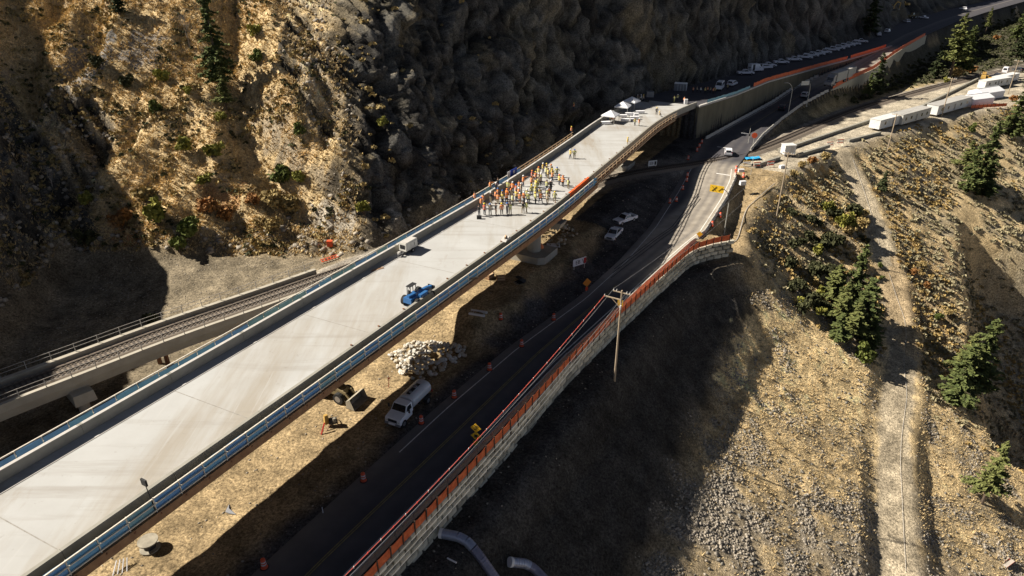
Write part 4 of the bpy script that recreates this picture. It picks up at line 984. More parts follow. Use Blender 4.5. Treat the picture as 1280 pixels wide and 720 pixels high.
# traffic on the lower road
def road_car(px, py, s_guess, make, label, rz):
    q = at(px, py, rz_at(s_guess)+.02); place(make, q, rz, label); return make
c1 = make_suv('white car driving toward us out of the shade at the rail crossing'); road_car(910, 193, 74, c1, None, AZ + R(180+22)); c1['label'] = 'white car driving away over the rail crossing out of the sunlight'; c1.rotation_euler.z = AZ + R(14)
c2 = make_suv('silver car between the two lamp posts on the shaded lower road', silver_p); road_car(1006, 121, 142, c2, None, AZ - R(6))
c3 = make_suv('dark car in deep shade on the lower road below the first lamp post', dark_p); road_car(978, 137, 124, c3, None, AZ - R(2))
def make_semi():
    t = thing('semi_truck', 'dark highway tractor pulling two grey box trailers along the tall wall', 'truck')
    side_loft(MB(), [(5.5, .7), (5.5, 3.6), (6.3, 3.7), (7.3, 2.9), (7.5, 1.8), (9.0, 1.6), (9.1, .7)], 2.4).build('cab', grey_p, t)
    MB().add([(7.36, -1.0, 1.95), (7.36, 1.0, 1.95), (7.14, .95, 2.85), (7.14, -.95, 2.85), (7.52, -1.0, 1.95), (7.52, 1.0, 1.95), (7.36, .95, 2.85), (7.36, -.95, 2.85)], [(0, 1, 2, 3), (7, 6, 5, 4), (0, 4, 5, 1), (1, 5, 6, 2), (2, 6, 7, 3), (3, 7, 4, 0)]).build('windscreen', glass, t)
    tr_m = mat('trailer_grey', (.27, .27, .25), .6, .1, .3, col2=(.34, .335, .31))
    for x0, x1, n_ in ((-5.0, 4.6, 'trailer'), (-13.6, -5.9, 'trailer')):
        b = MB().box((x0+x1)/2, 0, 1.1, x1-x0, 2.6, 2.9).build(n_, tr_m, t); MB().box((x0+x1)/2, 0, 4.01, x1-x0-.1, 2.5, .05).build('roof', conc_w, b)
        for k in np.arange(x0+.6, x1, 1.2): MB().box(k, -1.31, 1.15, .06, .04, 2.8).build('rib', tr_m, b)
    for x in (8.2, 6.2, 5.0, -3.6, -4.8, -7.0, -12.0):
        for y in (-1.05, 1.05): wheel(t, x, y, .5, .36)
    return t
q = at(1046, 104, rz_at(165)+.02); place(make_semi(), q, math.atan2(xy_of(42, 175)[1]-xy_of(36, 150)[1], xy_of(42, 175)[0]-xy_of(36, 150)[0]) + math.pi)
# machines on the far hillside bench
def make_excavator(label, sw):
    t = thing('excavator', label, 'excavator')
    for y in (-1.2, 1.2): MB().prism([(-2.1, .35), (-1.7, 0), (1.7, 0), (2.1, .35), (1.7, .85), (-1.7, .85)], y-.3, y+.3).build('track', black_p, t)
    MB().box(-.6, 0, 1.0, 3.2, 2.5, 1.1, 0, .93, .95).build('body', yel, t); c = MB().box(.5, .75, 1.3, 1.3, 1.0, 1.6, 0, .85, .9).build('cab', yel, t); MB().box(.55, .75, 1.95, 1.32, 1.03, .75, 0, .9, .92).build('window', glass, c)
    bo = MB().bar((.8, -.2, 1.6), (3.2, -.2, 4.4), .4, .5).bar((3.2, -.2, 4.4), (5.6, -.2, 3.6), .35, .45).build('boom', yel, t); MB().bar((5.6, -.2, 3.6), (5.2, -.2, 1.0), .3, .35).build('stick', yel, bo); MB().box(4.9, -.2, .2, .9, 1.1, .9, 0, .6, 1).build('bucket', bucket_m, bo)
    t.rotation_euler.z = sw; return t
ex = make_excavator('yellow excavator left of its twin on the far dark hillside above the road', .3); ex.location = hit(1113, 14)
ex2 = copy_tree(ex); place(ex2, hit(1131, 9), 2.2, 'yellow excavator right of its twin on the far dark hillside, boom raised')
dz_ = make_loader(); place(dz_, hit(1140, 24), .5, 'dark wheel loader parked beside the far road below the excavators'); 
# ================================================================ PEOPLE
skin_m = mat('skin', (.42, .26, .19), .6, .1, 5.0)
CL = {k: mat('cloth_' + k, c, .85, .15, 6.0) for k, c in dict(navy=(.03, .04, .08), black=(.02, .02, .022), grey=(.14, .14, .15), denim=(.07, .10, .18), khaki=(.26, .21, .14), orange=(.70, .23, .06), yellow=(.62, .46, .10), lime=(.46, .45, .16), red=(.50, .09, .04), white=(.68, .68, .66), tan=(.40, .31, .20), brown=(.14, .08, .05)).items()}
helm = {k: mat('helmet_' + k, c, .4, .05, 5.0) for k, c in dict(white=(.75, .75, .73), yellow=(.75, .55, .05), orange=(.8, .22, .03), blue=(.06, .16, .45), none=(.05, .035, .025)).items()}
def body_mesh(pose):
    """one continuous figure grown over a skeleton; slots: trousers, top, skin"""
    st = dict(stand=(0, 0, 0, 0), walk=(.34, -.30, .35, -.3), hips=(.03, .03, 1, 1), point=(.05, -.05, 2, 0), hold=(.02, -.02, 3, 3), lean=(.10, -.04, .15, .3), sit=(9, 9, 3, 3))[pose]
    V = []; E = []; Rr = []; G = []
    def vtx(p, r, g): V.append(p); Rr.append(r); G.append(g); return len(V)-1
    dz = -.43 if pose == 'sit' else 0
    pel = vtx((0, 0, .95+dz), (.15, .12), 0); wst = vtx((0, 0, 1.10+dz), (.135, .10), 1); chs = vtx((.01, 0, 1.32+dz), (.175, .115), 1); nk = vtx((0, 0, 1.48+dz), (.06, .06), 2); hd = vtx((.02, 0, 1.60+dz), (.095, .105), 2); tp = vtx((.01, 0, 1.72+dz), (.075, .08), 2)
    E += [(pel, wst), (wst, chs), (chs, nk), (nk, hd), (hd, tp)]
    for sg, a in ((1, st[0]), (-1, st[1])):
        if pose == 'sit': hp = vtx((.02, sg*.10, .92+dz), (.10, .10), 0); kn = vtx((.46, sg*.12, .95+dz), (.068, .068), 0); an = vtx((.48, sg*.12, .10), (.05, .05), 0); ft = vtx((.62, sg*.13, .05), (.045, .04), 3)
        else:
            hp = vtx((a*.05, sg*.10, .90), (.095, .10), 0); kn = vtx((a*.5+.03, sg*.11, .50), (.066, .07), 0); an = vtx((a*.8 - (.05 if a < 0 else 0), sg*.11, .10), (.048, .05), 0); ft = vtx((a*.8+.15, sg*.13, .045), (.045, .04), 3)
        E += [(pel, hp), (hp, kn), (kn, an), (an, ft)]
    for sg, a in ((1, st[2]), (-1, st[3])):
        sh = vtx((0, sg*.20, 1.42+dz), (.065, .065), 1)
        if a == 1: el, wr = (-.08, sg*.40, 1.18), (.06, sg*.22, 1.02)
        elif a == 2: el, wr = (.26, sg*.26, 1.36), (.52, sg*.22, 1.46)
        elif a == 3: el, wr = (.06, sg*.27, 1.14), (.30, sg*.12, 1.16)
        else: el, wr = (a*.3-.03, sg*.27, 1.14), (a*.75+.04, sg*.28, .90)
        e = vtx((el[0], el[1], el[2]+dz), (.048, .048), 1); w_ = vtx((wr[0], wr[1], wr[2]+dz), (.034, .036), 2)
        dv = (Vector(wr)-Vector(el)).normalized(); h_ = Vector(wr) + dv*.09; hnd = vtx((h_.x, h_.y, h_.z+dz), (.038, .022), 2)
        f_ = h_ + dv*.08; f = vtx((f_.x, f_.y, f_.z+dz), (.024, .014), 2)
        E += [(chs, sh), (sh, e), (e, w_), (w_, hnd), (hnd, f)]
    me = bpy.data.meshes.new('tmp'); me.from_pydata(V, E, []); o2 = bpy.data.objects.new('tmp', me); COL.objects.link(o2)
    md = o2.modifiers.new('s', 'SKIN'); sv = me.skin_vertices[0].data
    for i, r_ in enumerate(Rr): sv[i].radius = r_
    sv[0].use_root = True; o2.modifiers.new('d', 'SUBSURF').levels = 1
    dg = bpy.context.evaluated_depsgraph_get(); dg.update(); m2 = bpy.data.meshes.new_from_object(o2.evaluated_get(dg)); bpy.data.objects.remove(o2)
    m2.name = 'person'; m2.materials.clear()
    for m in (CL['navy'], CL['grey'], skin_m, CL['black']): m2.materials.append(m)
    va = np.array(V); ga = np.array(G); mi = []
    ea = np.array(E)
    for pgn in m2.polygons:
        c = np.array(pgn.center); d = np.linalg.norm(va - c, axis=1) - .6*np.array([max(r_) for r_ in Rr]); mi.append(int(ga[int(np.argmin(d))]))
    m2.polygons.foreach_set('material_index', mi); m2.polygons.foreach_set('use_smooth', [True]*len(mi)); m2.update()
    return m2
POSES = {k: body_mesh(k) for k in ('stand', 'walk', 'hips', 'point', 'hold', 'lean', 'sit')}
def vest_mesh():
    b = MB(); rings = []
    for z, rx, ry in ((.86, .19, .165), (1.0, .175, .155), (1.15, .185, .15), (1.32, .225, .155), (1.42, .20, .13), (1.47, .12, .10)):
        rings.append([(rx_*math.cos(a)*0 + ry*math.cos(a)+.005, rx*math.sin(a), z) for a in np.linspace(0, 2*math.pi, 12, endpoint=False) for rx_ in (0,)])
    return b.loft(rings, cap=False).mesh('vest', [CL['orange']], True)
def helmet_mesh(hair=False):
    b = MB(); rings = []
    for z, r_ in ((1.655, .118), (1.69, .128), (1.74, .115), (1.785, .07), (1.80, .01)): rings.append([(r_*math.cos(a)+.012, r_*.92*math.sin(a), z) for a in np.linspace(0, 2*math.pi, 10, endpoint=False)])
    if not hair: rings.insert(0, [(.165*math.cos(a)*(1.15 if math.cos(a) > 0 else .85)+.012, .135*math.sin(a), 1.65) for a in np.linspace(0, 2*math.pi, 10, endpoint=False)])
    return b.loft(rings).mesh('helmet' if not hair else 'hair', [helm['white']], True)
def face_mesh():
    """eyes, nose and ears set on the head"""
    b = MB(); b.mi(0).box(.135, 0, 1.575, .035, .03, .045, 0, .5, .6); 
    for s_ in (-1, 1): b.mi(0).box(.01, s_*.104, 1.57, .03, .018, .06)
    for s_ in (-1, 1): b.mi(1).box(.113, s_*.038, 1.618, .014, .026, .014)
    b.mi(2).box(.112, 0, 1.535, .012, .05, .012)
    return b.mesh('face', [skin_m, CL['black'], CL['red']])
VEST, HELM, HAIR, FACE = vest_mesh(), helmet_mesh(), helmet_mesh(True), face_mesh()
stripe_b = MB()
for z in (1.02, 1.2): stripe_b.loft([[(ry*math.cos(a)+.005, rx*math.sin(a), zz) for a in np.linspace(0, 2*math.pi, 12, endpoint=False)] for zz, rx, ry in ((z, .19, .168), (z+.05, .195, .168))], cap=False)
STRIPE = stripe_b.mesh('reflective_band', [CL['white']])
def person(loc, rz, pose, vest, top, trous, hat, label, group, sc=1.0):
    o2 = bpy.data.objects.new('person', POSES[pose]); COL.objects.link(o2); o2.location = loc; o2.rotation_euler = (0, 0, rz); o2.scale = (sc*1.2, sc*1.2, sc)
    tag(o2, label, 'person', group)
    for i, m in ((0, CL[trous]), (1, CL[top])): o2.material_slots[i].link = 'OBJECT'; o2.material_slots[i].material = m
    def child(name, me, m):
        c = bpy.data.objects.new(name, me); COL.objects.link(c); c.parent = o2
        if pose == 'sit': c.location = (0, 0, -.43)
        if m: c.material_slots[0].link = 'OBJECT'; c.material_slots[0].material = m
        return c
    if vest: v = child('vest', VEST, CL[vest]); s2 = bpy.data.objects.new('reflective_band', STRIPE); COL.objects.link(s2); s2.parent = v
    child('hair', HAIR, helm['none']) if hat == 'none' else child('helmet', HELM, helm[hat])
    child('face', FACE, None)
    return o2
# crowd on the deck: feet pixel, vest, trousers (read off the photograph)
crowd = []
def P8(x, y, v, t='navy', pose=None, h=None, top=None): crowd.append((580 + x/8, 180 + y/8, v, t, pose, h, top))
# front row
for a in [(150, 722, None, 'grey', 'hips', 'none', 'black'), (205, 712, 'red', 'grey'), (262, 710, 'tan', 'black'), (318, 712, None, 'brown', None, None, 'black'), (378, 708, 'orange', 'black'), (430, 706, None, 'grey', None, None, 'grey'), (462, 706, 'lime', 'khaki'), (590, 692, None, 'khaki', None, None, 'black'), (622, 690, 'lime', 'khaki'),
    (172, 645, 'orange', 'grey'), (192, 612, 'orange', 'grey', 'walk'), (108, 588, 'orange', 'tan'), (268, 590, None, 'khaki', None, None, 'black'), (262, 478, 'orange', 'black'), (340, 452, None, 'navy', None, 'none', 'black'), (320, 500, None, 'black', None, None, 'black'),
    (318, 575, 'orange', 'brown'), (340, 600, 'orange', 'khaki'), (338, 548, 'orange', 'tan'), (384, 600, 'yellow', 'navy'), (385, 570, 'yellow', 'black'), (425, 590, 'orange', 'navy'), (430, 560, 'orange', 'black'), (440, 480, 'lime', 'grey'), (486, 615, 'lime', 'black'), (486, 490, 'orange', 'navy'), (470, 560, 'tan', 'black'),
    (520, 510, 'red', 'grey'), (522, 575, 'yellow', 'navy'), (552, 470, 'orange', 'black'), (558, 595, 'orange', 'brown'), (548, 545, 'orange', 'navy'), (598, 590, 'orange', 'navy'), (570, 500, 'tan', 'black'), (630, 560, 'lime', 'grey'), (645, 598, 'lime', 'navy'),
    (712, 598, 'lime', 'black', 'hips'), (710, 540, 'lime', 'black'), (766, 592, 'orange', 'navy', 'walk'), (755, 545, 'yellow', 'grey'), (832, 600, 'tan', 'khaki'), (832, 560, 'lime', 'grey'), (850, 540, 'orange', 'black'), (905, 585, 'lime', 'khaki', 'lean'),
    (592, 425, 'orange', 'navy'), (676, 520, 'lime', 'navy'), (672, 430, 'orange', 'brown'), (684, 405, 'orange', 'black'), (680, 370, 'red', 'black'), (715, 380, 'orange', 'navy'), (718, 455, 'yellow', 'khaki'), (735, 440, 'lime', 'khaki'), (722, 490, 'lime', 'navy'), (745, 335, 'yellow', 'khaki'), (755, 420, 'tan', 'black'), (768, 400, 'lime', 'navy'), (745, 395, 'tan', 'brown'),
    (826, 468, 'lime', 'navy'), (868, 468, None, 'black', None, None, 'black'), (788, 290, 'yellow', 'navy'), (824, 290, 'yellow', 'grey'), (822, 330, 'lime', 'black'), (840, 350, 'yellow', 'khaki'), (868, 310, 'tan', 'black'), (882, 372, 'orange', 'navy'), (928, 332, 'lime', 'navy'), (950, 412, 'yellow', 'grey'), (986, 428, 'orange', 'black'), (1040, 450, 'lime', 'khaki'),
    (880, 355, 'yellow', 'khaki'), (1062, 145, 'yellow', 'navy'), (1102, 146, 'lime', 'khaki')]: P8(*a)
rows = {}
cw = dict(orange='an orange vest', yellow='a yellow vest', lime='a lime green vest', red='a red vest', tan='a tan vest', none='dark clothes')
tw = dict(navy='navy', black='black', grey='grey', khaki='khaki', brown='brown', tan='tan', denim='denim')
seen = {}
crowd.sort(key=lambda c: c[0])
def zone(x, y): return 'front of crowd' if y > 262 else ('near half of crowd' if y > 247 else ('middle of crowd' if y > 231 else ('back of crowd' if y > 205 else 'pair beyond the crowd')))
for c in crowd:
    k = (cw[c[2] or 'none'], tw[c[3]], zone(c[0], c[1])); seen.setdefault(k, []).append(c)
poses = ['stand', 'stand', 'hips', 'hold', 'lean', 'walk', 'point', 'stand', 'hold']
for k, cs in seen.items():
    for i, c in enumerate(cs):
        lb = 'person in %s and %s trousers, %s' % k
        if len(cs) > 1: lb += ', %s from left' % ORD[i]
        vest = c[2]; pose = c[4] or rnd.choice(poses); top = c[6] or rnd.choice(['navy', 'black', 'grey', 'brown', 'khaki'])
        if vest in ('orange', 'yellow', 'lime') and rnd.random() < .45: top = vest
        hat = c[5] or rnd.choice(['white', 'white', 'yellow', 'orange', 'none', 'none', 'blue'])
        q = at(c[0], c[1], ZD+.003); fx = Vector(xy_of(5, 14)) - q.xy
        person(q, math.atan2(fx.y, fx.x) + rnd.uniform(-1.0, 1.0), pose, vest, top, c[3], hat, lb, 'people gathered on the bridge deck', rnd.uniform(1.14, 1.26))
more = [(717, 137.5, 'orange', 'navy', 'person in an orange top walking in the shade behind the tents'), (793.5, 157, 'lime', 'black', 'person in a lime vest, left of the pair in front of the tents'), (798.5, 157.5, 'orange', 'tan', 'person in orange, right of the pair in front of the tents'), (820.5, 143.5, None, 'black', 'person in black standing alone right of the tents'), (824, 146, 'tan', 'khaki', 'person crouched low next to the lone figure in black'),
        (784, 182, 'yellow', 'khaki', 'person in yellow beside the right parapet halfway up the deck'), (796.5, 127, 'tan', 'black', 'person in tan, leftmost of three in shade behind the tents'), (801, 126.5, 'white', 'black', 'person in a white top, middle of three in shade behind the tents'), (804, 127, 'tan', 'navy', 'person in tan and navy trousers, rightmost of three in shade behind the tents'), (818, 130, 'orange', 'navy', 'person in an orange vest walking from the tents into the shade'),
        (842.5, 128, 'lime', 'lime', 'person all in lime at the road closure, left of two'), (846.5, 126.5, 'lime', 'navy', 'person in a lime vest at the road closure, right of two'), (855, 129.5, 'orange', 'navy', 'person in orange beside the pale box at the bridge end'),
        (714, 168, 'orange', 'navy', 'person in orange leaning on the left parapet before the tents')]
tents_people = [(762.5, 153, 'yellow', 'khaki', 'person in yellow under the nearest tent, left of three'), (765.5, 153.5, 'orange', 'brown', 'person in orange under the nearest tent, middle of three'), (768, 153, 'orange', 'tan', 'person in tan trousers under the nearest tent, right of three')]
for px, py, v, t_, lb in more[:9] + more[10:] + tents_people:
    q = at(px, py, ZD+.003); person(q, rnd.uniform(0, 6.28), 'sit' if 'crouched' in lb else rnd.choice(poses), v, 'black' if v != 'lime' else 'lime', t_, rnd.choice(['white', 'none', 'yellow']), lb, None, 1.1)
up = [(866, 116.5, 'orange'), (871, 116, 'tan'), (875.5, 116.5, 'white'), (881, 117, 'yellow'), (884, 116, 'orange'), (887.5, 116.5, 'tan'), (891, 117.5, 'orange'), (893.5, 117, 'yellow'), (909, 113, 'yellow')]
for i, (px, py, v) in enumerate(up):
    q = at(px, py, 12.03); person(q, rnd.uniform(0, 6.28), rnd.choice(poses), v, 'black', 'black', 'none', ('person in %s in the shaded group before the nearest van, %s from left' % (v, ORD[i])) if i < 8 else 'person in yellow alone behind the white sport utility car', 'people waiting by the nearest van' if i < 8 else None, 1.1)
# ================================================================ POLES, WIRES, LAMPS, SIGNS
def topz(base, py):
    v = (py-360)/FPX; s_, c_ = math.sin(TILT), math.cos(TILT); return CAM_H - base.y*(s_ + v*c_)/(c_ - v*s_)
pole_m = mat('pole_wood', (.34, .27, .19), .85, .2, 2.0, streak=(3, 3, .3)); ins_m = mat('insulator', (.7, .7, .68), .3, .1, 5.0); wire_m = mat('wire', (.30, .30, .30), .5, .1, 1.0)
red_m = mat('red_marker', (.70, .07, .05), .6, .1, 3.0); steel_l = mat('lamp_steel', (.45, .44, .40), .45, .1, 3.0, metal=.3)
def utility_pole(base, zt, az, label, arm=2.6, group=None, big=True):
    t = thing('utility_pole', label, 'utility pole', base, az, group); h = zt - base.z
    MB().cyl((0, 0, -.6), (0, 0, h), .17, .11, 10).build('pole', pole_m, t)
    c = MB().bar((-1.3, 0, h-.35), (1.3, 0, h-.35), .12, .14).build('crossarm', pole_m, t)
    for x in (-1.2, -.75, .75, 1.2): MB().cyl((x, 0, h-.28), (x, 0, h+.05), .07, .03, 6).build('insulator', ins_m, c)
    if big:
        c = MB().bar((-arm, 0, h-1.5), (0, 0, h-1.5), .13, .15).bar((-1.5, 0, h-1.5), (-.1, 0, h-2.7), .08).build('side_arm', pole_m, t)
        MB().cyl((-arm+.1, 0, h-1.45), (-arm+.1, 0, h-1.2), .06, .03, 6).build('insulator', ins_m, c); MB().cyl((.05, -.15, h-2.9), (.05, -.15, h-2.3), .12, .12, 8).build('junction_can', ins_m, t)
    return t
def wire(name, p, q, sag, r, m, label, group=None, n=18, cat='wire'):
    p, q = Vector(p), Vector(q); pts = [p.lerp(q, k/n) - Vector((0, 0, sag*4*(k/n)*(1-k/n))) for k in range(n+1)]
    o2 = MB().tube(pts, r, 5).build(name, m); tag(o2, label, cat, group); return pts, o2
pb = hit(768, 477); pz1 = topz(pb, 363)
LAZ = math.atan2(pb.y-12, pb.x+27) - math.pi/2
utility_pole(pb, pz1, LAZ, 'tall wooden utility pole rising from the shaded slope with crossarm and long side arm')
p2 = hit(970, 274); p2z = topz(p2, 190); utility_pole(p2, p2z, LAZ-.2, 'bare wooden utility pole on the grass below the white signal cabinet', big=False)
p3_ = hit(1108, 193); p3z = topz(p3_, 142); utility_pole(p3_, p3z, LAZ-.4, 'thin wooden utility pole in front of the nearest long trailer', big=False)
p4_ = Vector(at(1177, 145, 2.6)); p4z = topz(p4_, 97); utility_pole(p4_, p4z, LAZ-.4, 'wooden utility pole standing between the two long trailers', big=False)
p5_ = Vector(at(1260, 117, 2.6)); p5z = topz(p5_, 75); utility_pole(p5_, p5z, LAZ-.4, 'wooden utility pole beside the white tents in the yard', big=False)
ax = Vector((math.cos(LAZ), math.sin(LAZ), 0)); farp = Vector((-27, 12, pz1))
ends = [(-2.5, -1.4, 'marker'), (-1.2, 0, ''), (.75, 0, ''), (1.2, 0, ''), (.1, -2.6, '')]
lbl = ['overhead line hung with red and white markers crossing the road', 'thin overhead wire next to the marked line on its wall side', 'thin overhead wire above the block wall, left of the lowest pair', 'thin pale overhead wire over the dark slope, rightmost strand', 'low overhead wire from the can on the tall wooden pole']
for (dx, dz, k), lb in zip(ends, lbl):
    a = pb + ax*dx; a = Vector((a.x, a.y, pz1+dz)); b_ = farp + ax*dx + Vector((0, 0, dz)); pts, o2 = wire('overhead_wire' if not k else 'marked_line', a, b_, 2.2, .02 if not k else .032, wire_m if not k else mat('marked_cable', (.75, .16, .12), .6, .1, 1.0), lb)
    if k:
        for i in range(96):
            t_ = i/96; c = a.lerp(b_, t_) - Vector((0, 0, 2.2*4*t_*(1-t_)))
            if i % 2 == 0: MB().box(c.x, c.y, c.z-.16, .05, .14, .22).build('marker_flag', red_m if i % 4 else mat('white_marker', (.75, .72, .70), .6, .1, 2.0), o2)
for (a, az_, b_, bz_, nm) in ((pb, pz1, p2, p2z, 'from the tall pole to the bare pole'), (p2, p2z, p3_, p3z, 'from the bare pole to the trailer pole'), (p3_, p3z, p4_, p4z, 'over the long trailers'), (p4_, p4z, p5_, p5z, 'over the white tents')):
    for dx, w_ in ((-1.2, 'left'), (1.2, 'right')): wire('overhead_wire', (a.x+ax.x*dx, a.y+ax.y*dx, az_), (b_.x+ax.x*dx, b_.y+ax.y*dx, bz_), 1.5, .016, wire_m, 'thin overhead wire %s, %s strand' % (nm, w_))
# black work light on the right railing
p = bp(BR(-66)+1.3, -66, 12); q = at(190, 640, 12)
o_w, s_w = os_of(at(207, 645, 12).x, at(207, 645, 12).y)
base = bp(BR(s_w)+1.62, s_w, ZD-.4)
t = thing('work_light', 'black work light on a thin mast clamped to the right railing', 'light', base)
hh = topz(base, 606) - base.z; MB().cyl((0, 0, 0), (-.25, .1, hh), .05, .035, 8).build('mast', black_p, t)
MB().box(-.28, .1, hh-.15, .62, .16, .62, -.5).build('lamp_head', black_p, t)
def street_lamp(base, zt, az, label, sign=None, reach=2.4):
    t = thing('street_lamp', label, 'street lamp', base, az); h = zt - base.z
    MB().cyl((0, 0, 0), (0, 0, h*.72), .11, .085, 10).box(0, 0, 0, .4, .4, .15).build('post', steel_l, t)
    arc = [(-reach*(1-math.cos(a)), 0, h*.72 + h*.28*math.sin(a)) for a in np.linspace(0, math.pi/2, 9)]
    MB().tube(arc, .07, 8).build('arm', steel_l if not sign else black_p if sign == 'yellow' else steel_l, t)
    if sign:
        m_ = mat('sign_yellow', (.75, .47, .03), .5, .08, 2.0) if sign == 'yellow' else mat('sign_back', (.38, .39, .38), .5, .05, 1.0, metal=.3)
        sw, sh = (2.9, 1.5) if sign == 'yellow' else (2.7, 1.3); s_ = MB().box(-reach-sw/2+.2, 0, h-sh*.62, sw, .06, sh).build('sign_panel', m_, t)
        if sign == 'yellow':
            x0 = -reach-sw/2+.2; b = MB(); zc = h-sh*.62+sh/2
            b.bar((x0-1.0, -.05, zc+.5), (x0-.1, -.05, zc-.5), .16, .03).bar((x0-1.0, -.055, zc-.5), (x0-.1, -.055, zc+.5), .16, .03)
            b.bar((x0+.35, -.05, zc-.35), (x0+1.1, -.05, zc+.40), .13, .03).bar((x0+1.1, -.052, zc+.40), (x0+1.1, -.052, zc+.02), .13, .03).build('symbol', black_p, s_)
    else: MB().box(-reach-.25, 0, h-.10, .85, .26, .14).build('lamp_head', grey_p, t)
    return t
b1 = hit(905, 293); street_lamp(b1, topz(b1, 238), R(-30), 'pale curved mast holding a yellow crossing sign over the sunlit bend', 'yellow', 1.6)
b2 = Vector((*xy_of(RR(117)+1.1, 117), rz_at(117))); b2 = at(984.5, 145, 4.2); street_lamp(b2, topz(b2, 103), R(10), 'curved street lamp left of its twin on the shaded lower road')
b3 = at(1008, 133, 5.2); street_lamp(b3, topz(b3, 103), R(10), 'curved mast right of the street lamp carrying the grey back of a sign', 'back', .8)
# barrels
drum_o = mat('drum_orange', (.62, .09, .035), .5, .12, 3.0); drum_w = mat('drum_white', (.62, .60, .58), .5, .05, 3.0)
def make_barrel():
    t = thing('traffic_barrel', '', 'traffic barrel'); rr_ = [(0, .36), (.08, .36), (.08, .29), (1.0, .225), (1.06, .12)]
    b = MB(); b.loft([[(r_*math.cos(a), r_*math.sin(a), z*1.1) for a in np.linspace(0, 2*math.pi, 14, endpoint=False)] for z, r_ in rr_]); b.build('drum', drum_o, t, True)
    MB().cyl((0, 0, 0), (0, 0, .07), .44, .42, 12).build('rubber_base', tyre_m, t)
    for z in (.40, .68):
        r0 = .29 - (z-.08)/(1.0-.08)*.065 + .006; r1 = .29 - (z+.13-.08)/(1.0-.08)*.065 + .006
        MB().loft([[(r_*math.cos(a), r_*math.sin(a), zz*1.1) for a in np.linspace(0, 2*math.pi, 14, endpoint=False)] for zz, r_ in ((z, r0), (z+.13, r1))], cap=False).build('white_band', drum_w, t)
    return t
bar0 = make_barrel()
bl = [(331, 711, 'orange barrel at the bottom of the picture, nearest the camera'), (455, 603, 'orange barrel on the dark shoulder, second nearest the camera'), (527, 531, 'orange barrel just in front of the white tank truck'), (568, 498, 'orange barrel to the right of the white tank truck'), (612, 464, 'orange barrel at the start of the pale shoulder strip'), (652, 434, 'orange barrel on the shoulder below the white beams'), (692, 401, 'orange barrel on the shoulder left of the tall wooden pole'), (626, 401, 'orange barrel off the road beside the white beams'),
      (845, 253, 'orange barrel nearest us in the line before the rail crossing'), (853, 238, 'orange barrel second in the line before the rail crossing'), (858, 228, 'orange barrel third in the line before the rail crossing'), (859, 222, 'orange barrel fourth in the line before the rail crossing'), (860, 200, 'orange barrel alone beside the crossing on the shaded road'), (871, 190, 'orange barrel nearest us of three under the bridge end wall'), (874, 185, 'orange barrel middle of three under the bridge end wall'), (877, 180, 'orange barrel farthest of three under the bridge end wall'),
      (837, 255, 'orange barrel left of the barrel line near the parked pickups'), (900, 272, 'dark orange barrel against the barrier on the sunlit bend, upper one'), (890, 283, 'bright orange barrel against the barrier on the sunlit bend, lower one'), (920, 213, 'orange barrel at the corner of the sunlit road by the white blocks'), (919, 220, 'orange barrel just below the corner barrel on the sunlit road'), (929, 222, 'orange barrel in front of the white block beside the crossing')]
for i, (px, py, lb) in enumerate(bl):
    o2 = bar0 if i == 0 else copy_tree(bar0); q = hit(px, py); oo, ss_ = os_of(q.x, q.y)
    place(o2, (q.x, q.y, max(q.z, rz_at(ss_) if RL(ss_)-.5 < oo < RR(ss_) else -99)+.01), rnd.uniform(0, 6), lb, 'orange traffic barrels')
# flagged barrel sign: orange board on the shoulder
def road_sign(name, loc, az, panels, label, post_h, pm=steel_l, cat='sign'):
    t = thing(name, label, cat, loc, az); MB().bar((0, .04, 0), (0, .04, post_h), .07).build('post', pm, t)
    for (z, w_, h_, m_, rot, txt, tm) in panels:
        c, s_ = math.cos(rot), math.sin(rot); V = [(-w_/2, -h_/2), (w_/2, -h_/2), (w_/2, h_/2), (-w_/2, h_/2)]; V = [(x*c - y*s_, x*s_ + y*c) for x, y in V]
        p_ = MB().prism([(x, z+y) for x, y in V], -.03, .0).build('panel', m_, t)
        if txt:
            o2 = text_mesh(txt, h_*.62, tm, parent=p_); o2.location = (0, -.045, z); o2.rotation_euler = (math.pi/2, 0, 0)
    return t
yel_s = mat('sign_yellow2', (.72, .42, .03), .5, .08, 2.0)
q = Vector((*xy_of(RR(-49)+.95, -49), 0)); q = Vector(at(604, 562, 0.0))
oo, ss_ = os_of(q.x, q.y); q = Vector((*xy_of(min(oo, RR(ss_)-.1), ss_), rz_at(ss_)))
t = road_sign('warning_sign', q, -.30, [(topz(q, 535)-q.z, .95, .95, yel_s, R(45), None, None), (topz(q, 545)-q.z, .95, .95, yel_s, R(45), None, None), (topz(q, 554)-q.z, .75, .6, yel_s, 0, None, None)], 'stack of two yellow diamond signs and a plate by the orange fence', topz(q, 531)-q.z)
zz_ = [topz(q, 535)-q.z, topz(q, 545)-q.z]
MB().box(0, -.045, zz_[1]-.2, .40, .02, .42).build('symbol', black_p, t); b = MB()
for k in (-.2, .05, .28): b.box(k*.3, -.045, zz_[0]+k-.05, .34, .02, .09, 0)
b.build('symbol', black_p, t)
p = hit(733, 366); road_sign('warning_sign', (p.x, p.y, p.z), R(25), [(1.9, 1.2, 1.2, mat('sign_orange', (.62, .23, .03), .5, .1, 2.0), R(45), None, None), (.7, .5, .7, drum_o, 0, None, None)], 'orange diamond work sign on the shoulder above the tall pole', 1.2)
p = hit(776, 400); p = Vector((*xy_of(RR(-15)+.95, -15), -.4)); road_sign('warning_sign', p, -.3, [(1.7, .9, 1.1, yel_s, 0, None, None)], 'yellow sign plate behind the tall wooden utility pole at the fence', 1.4)
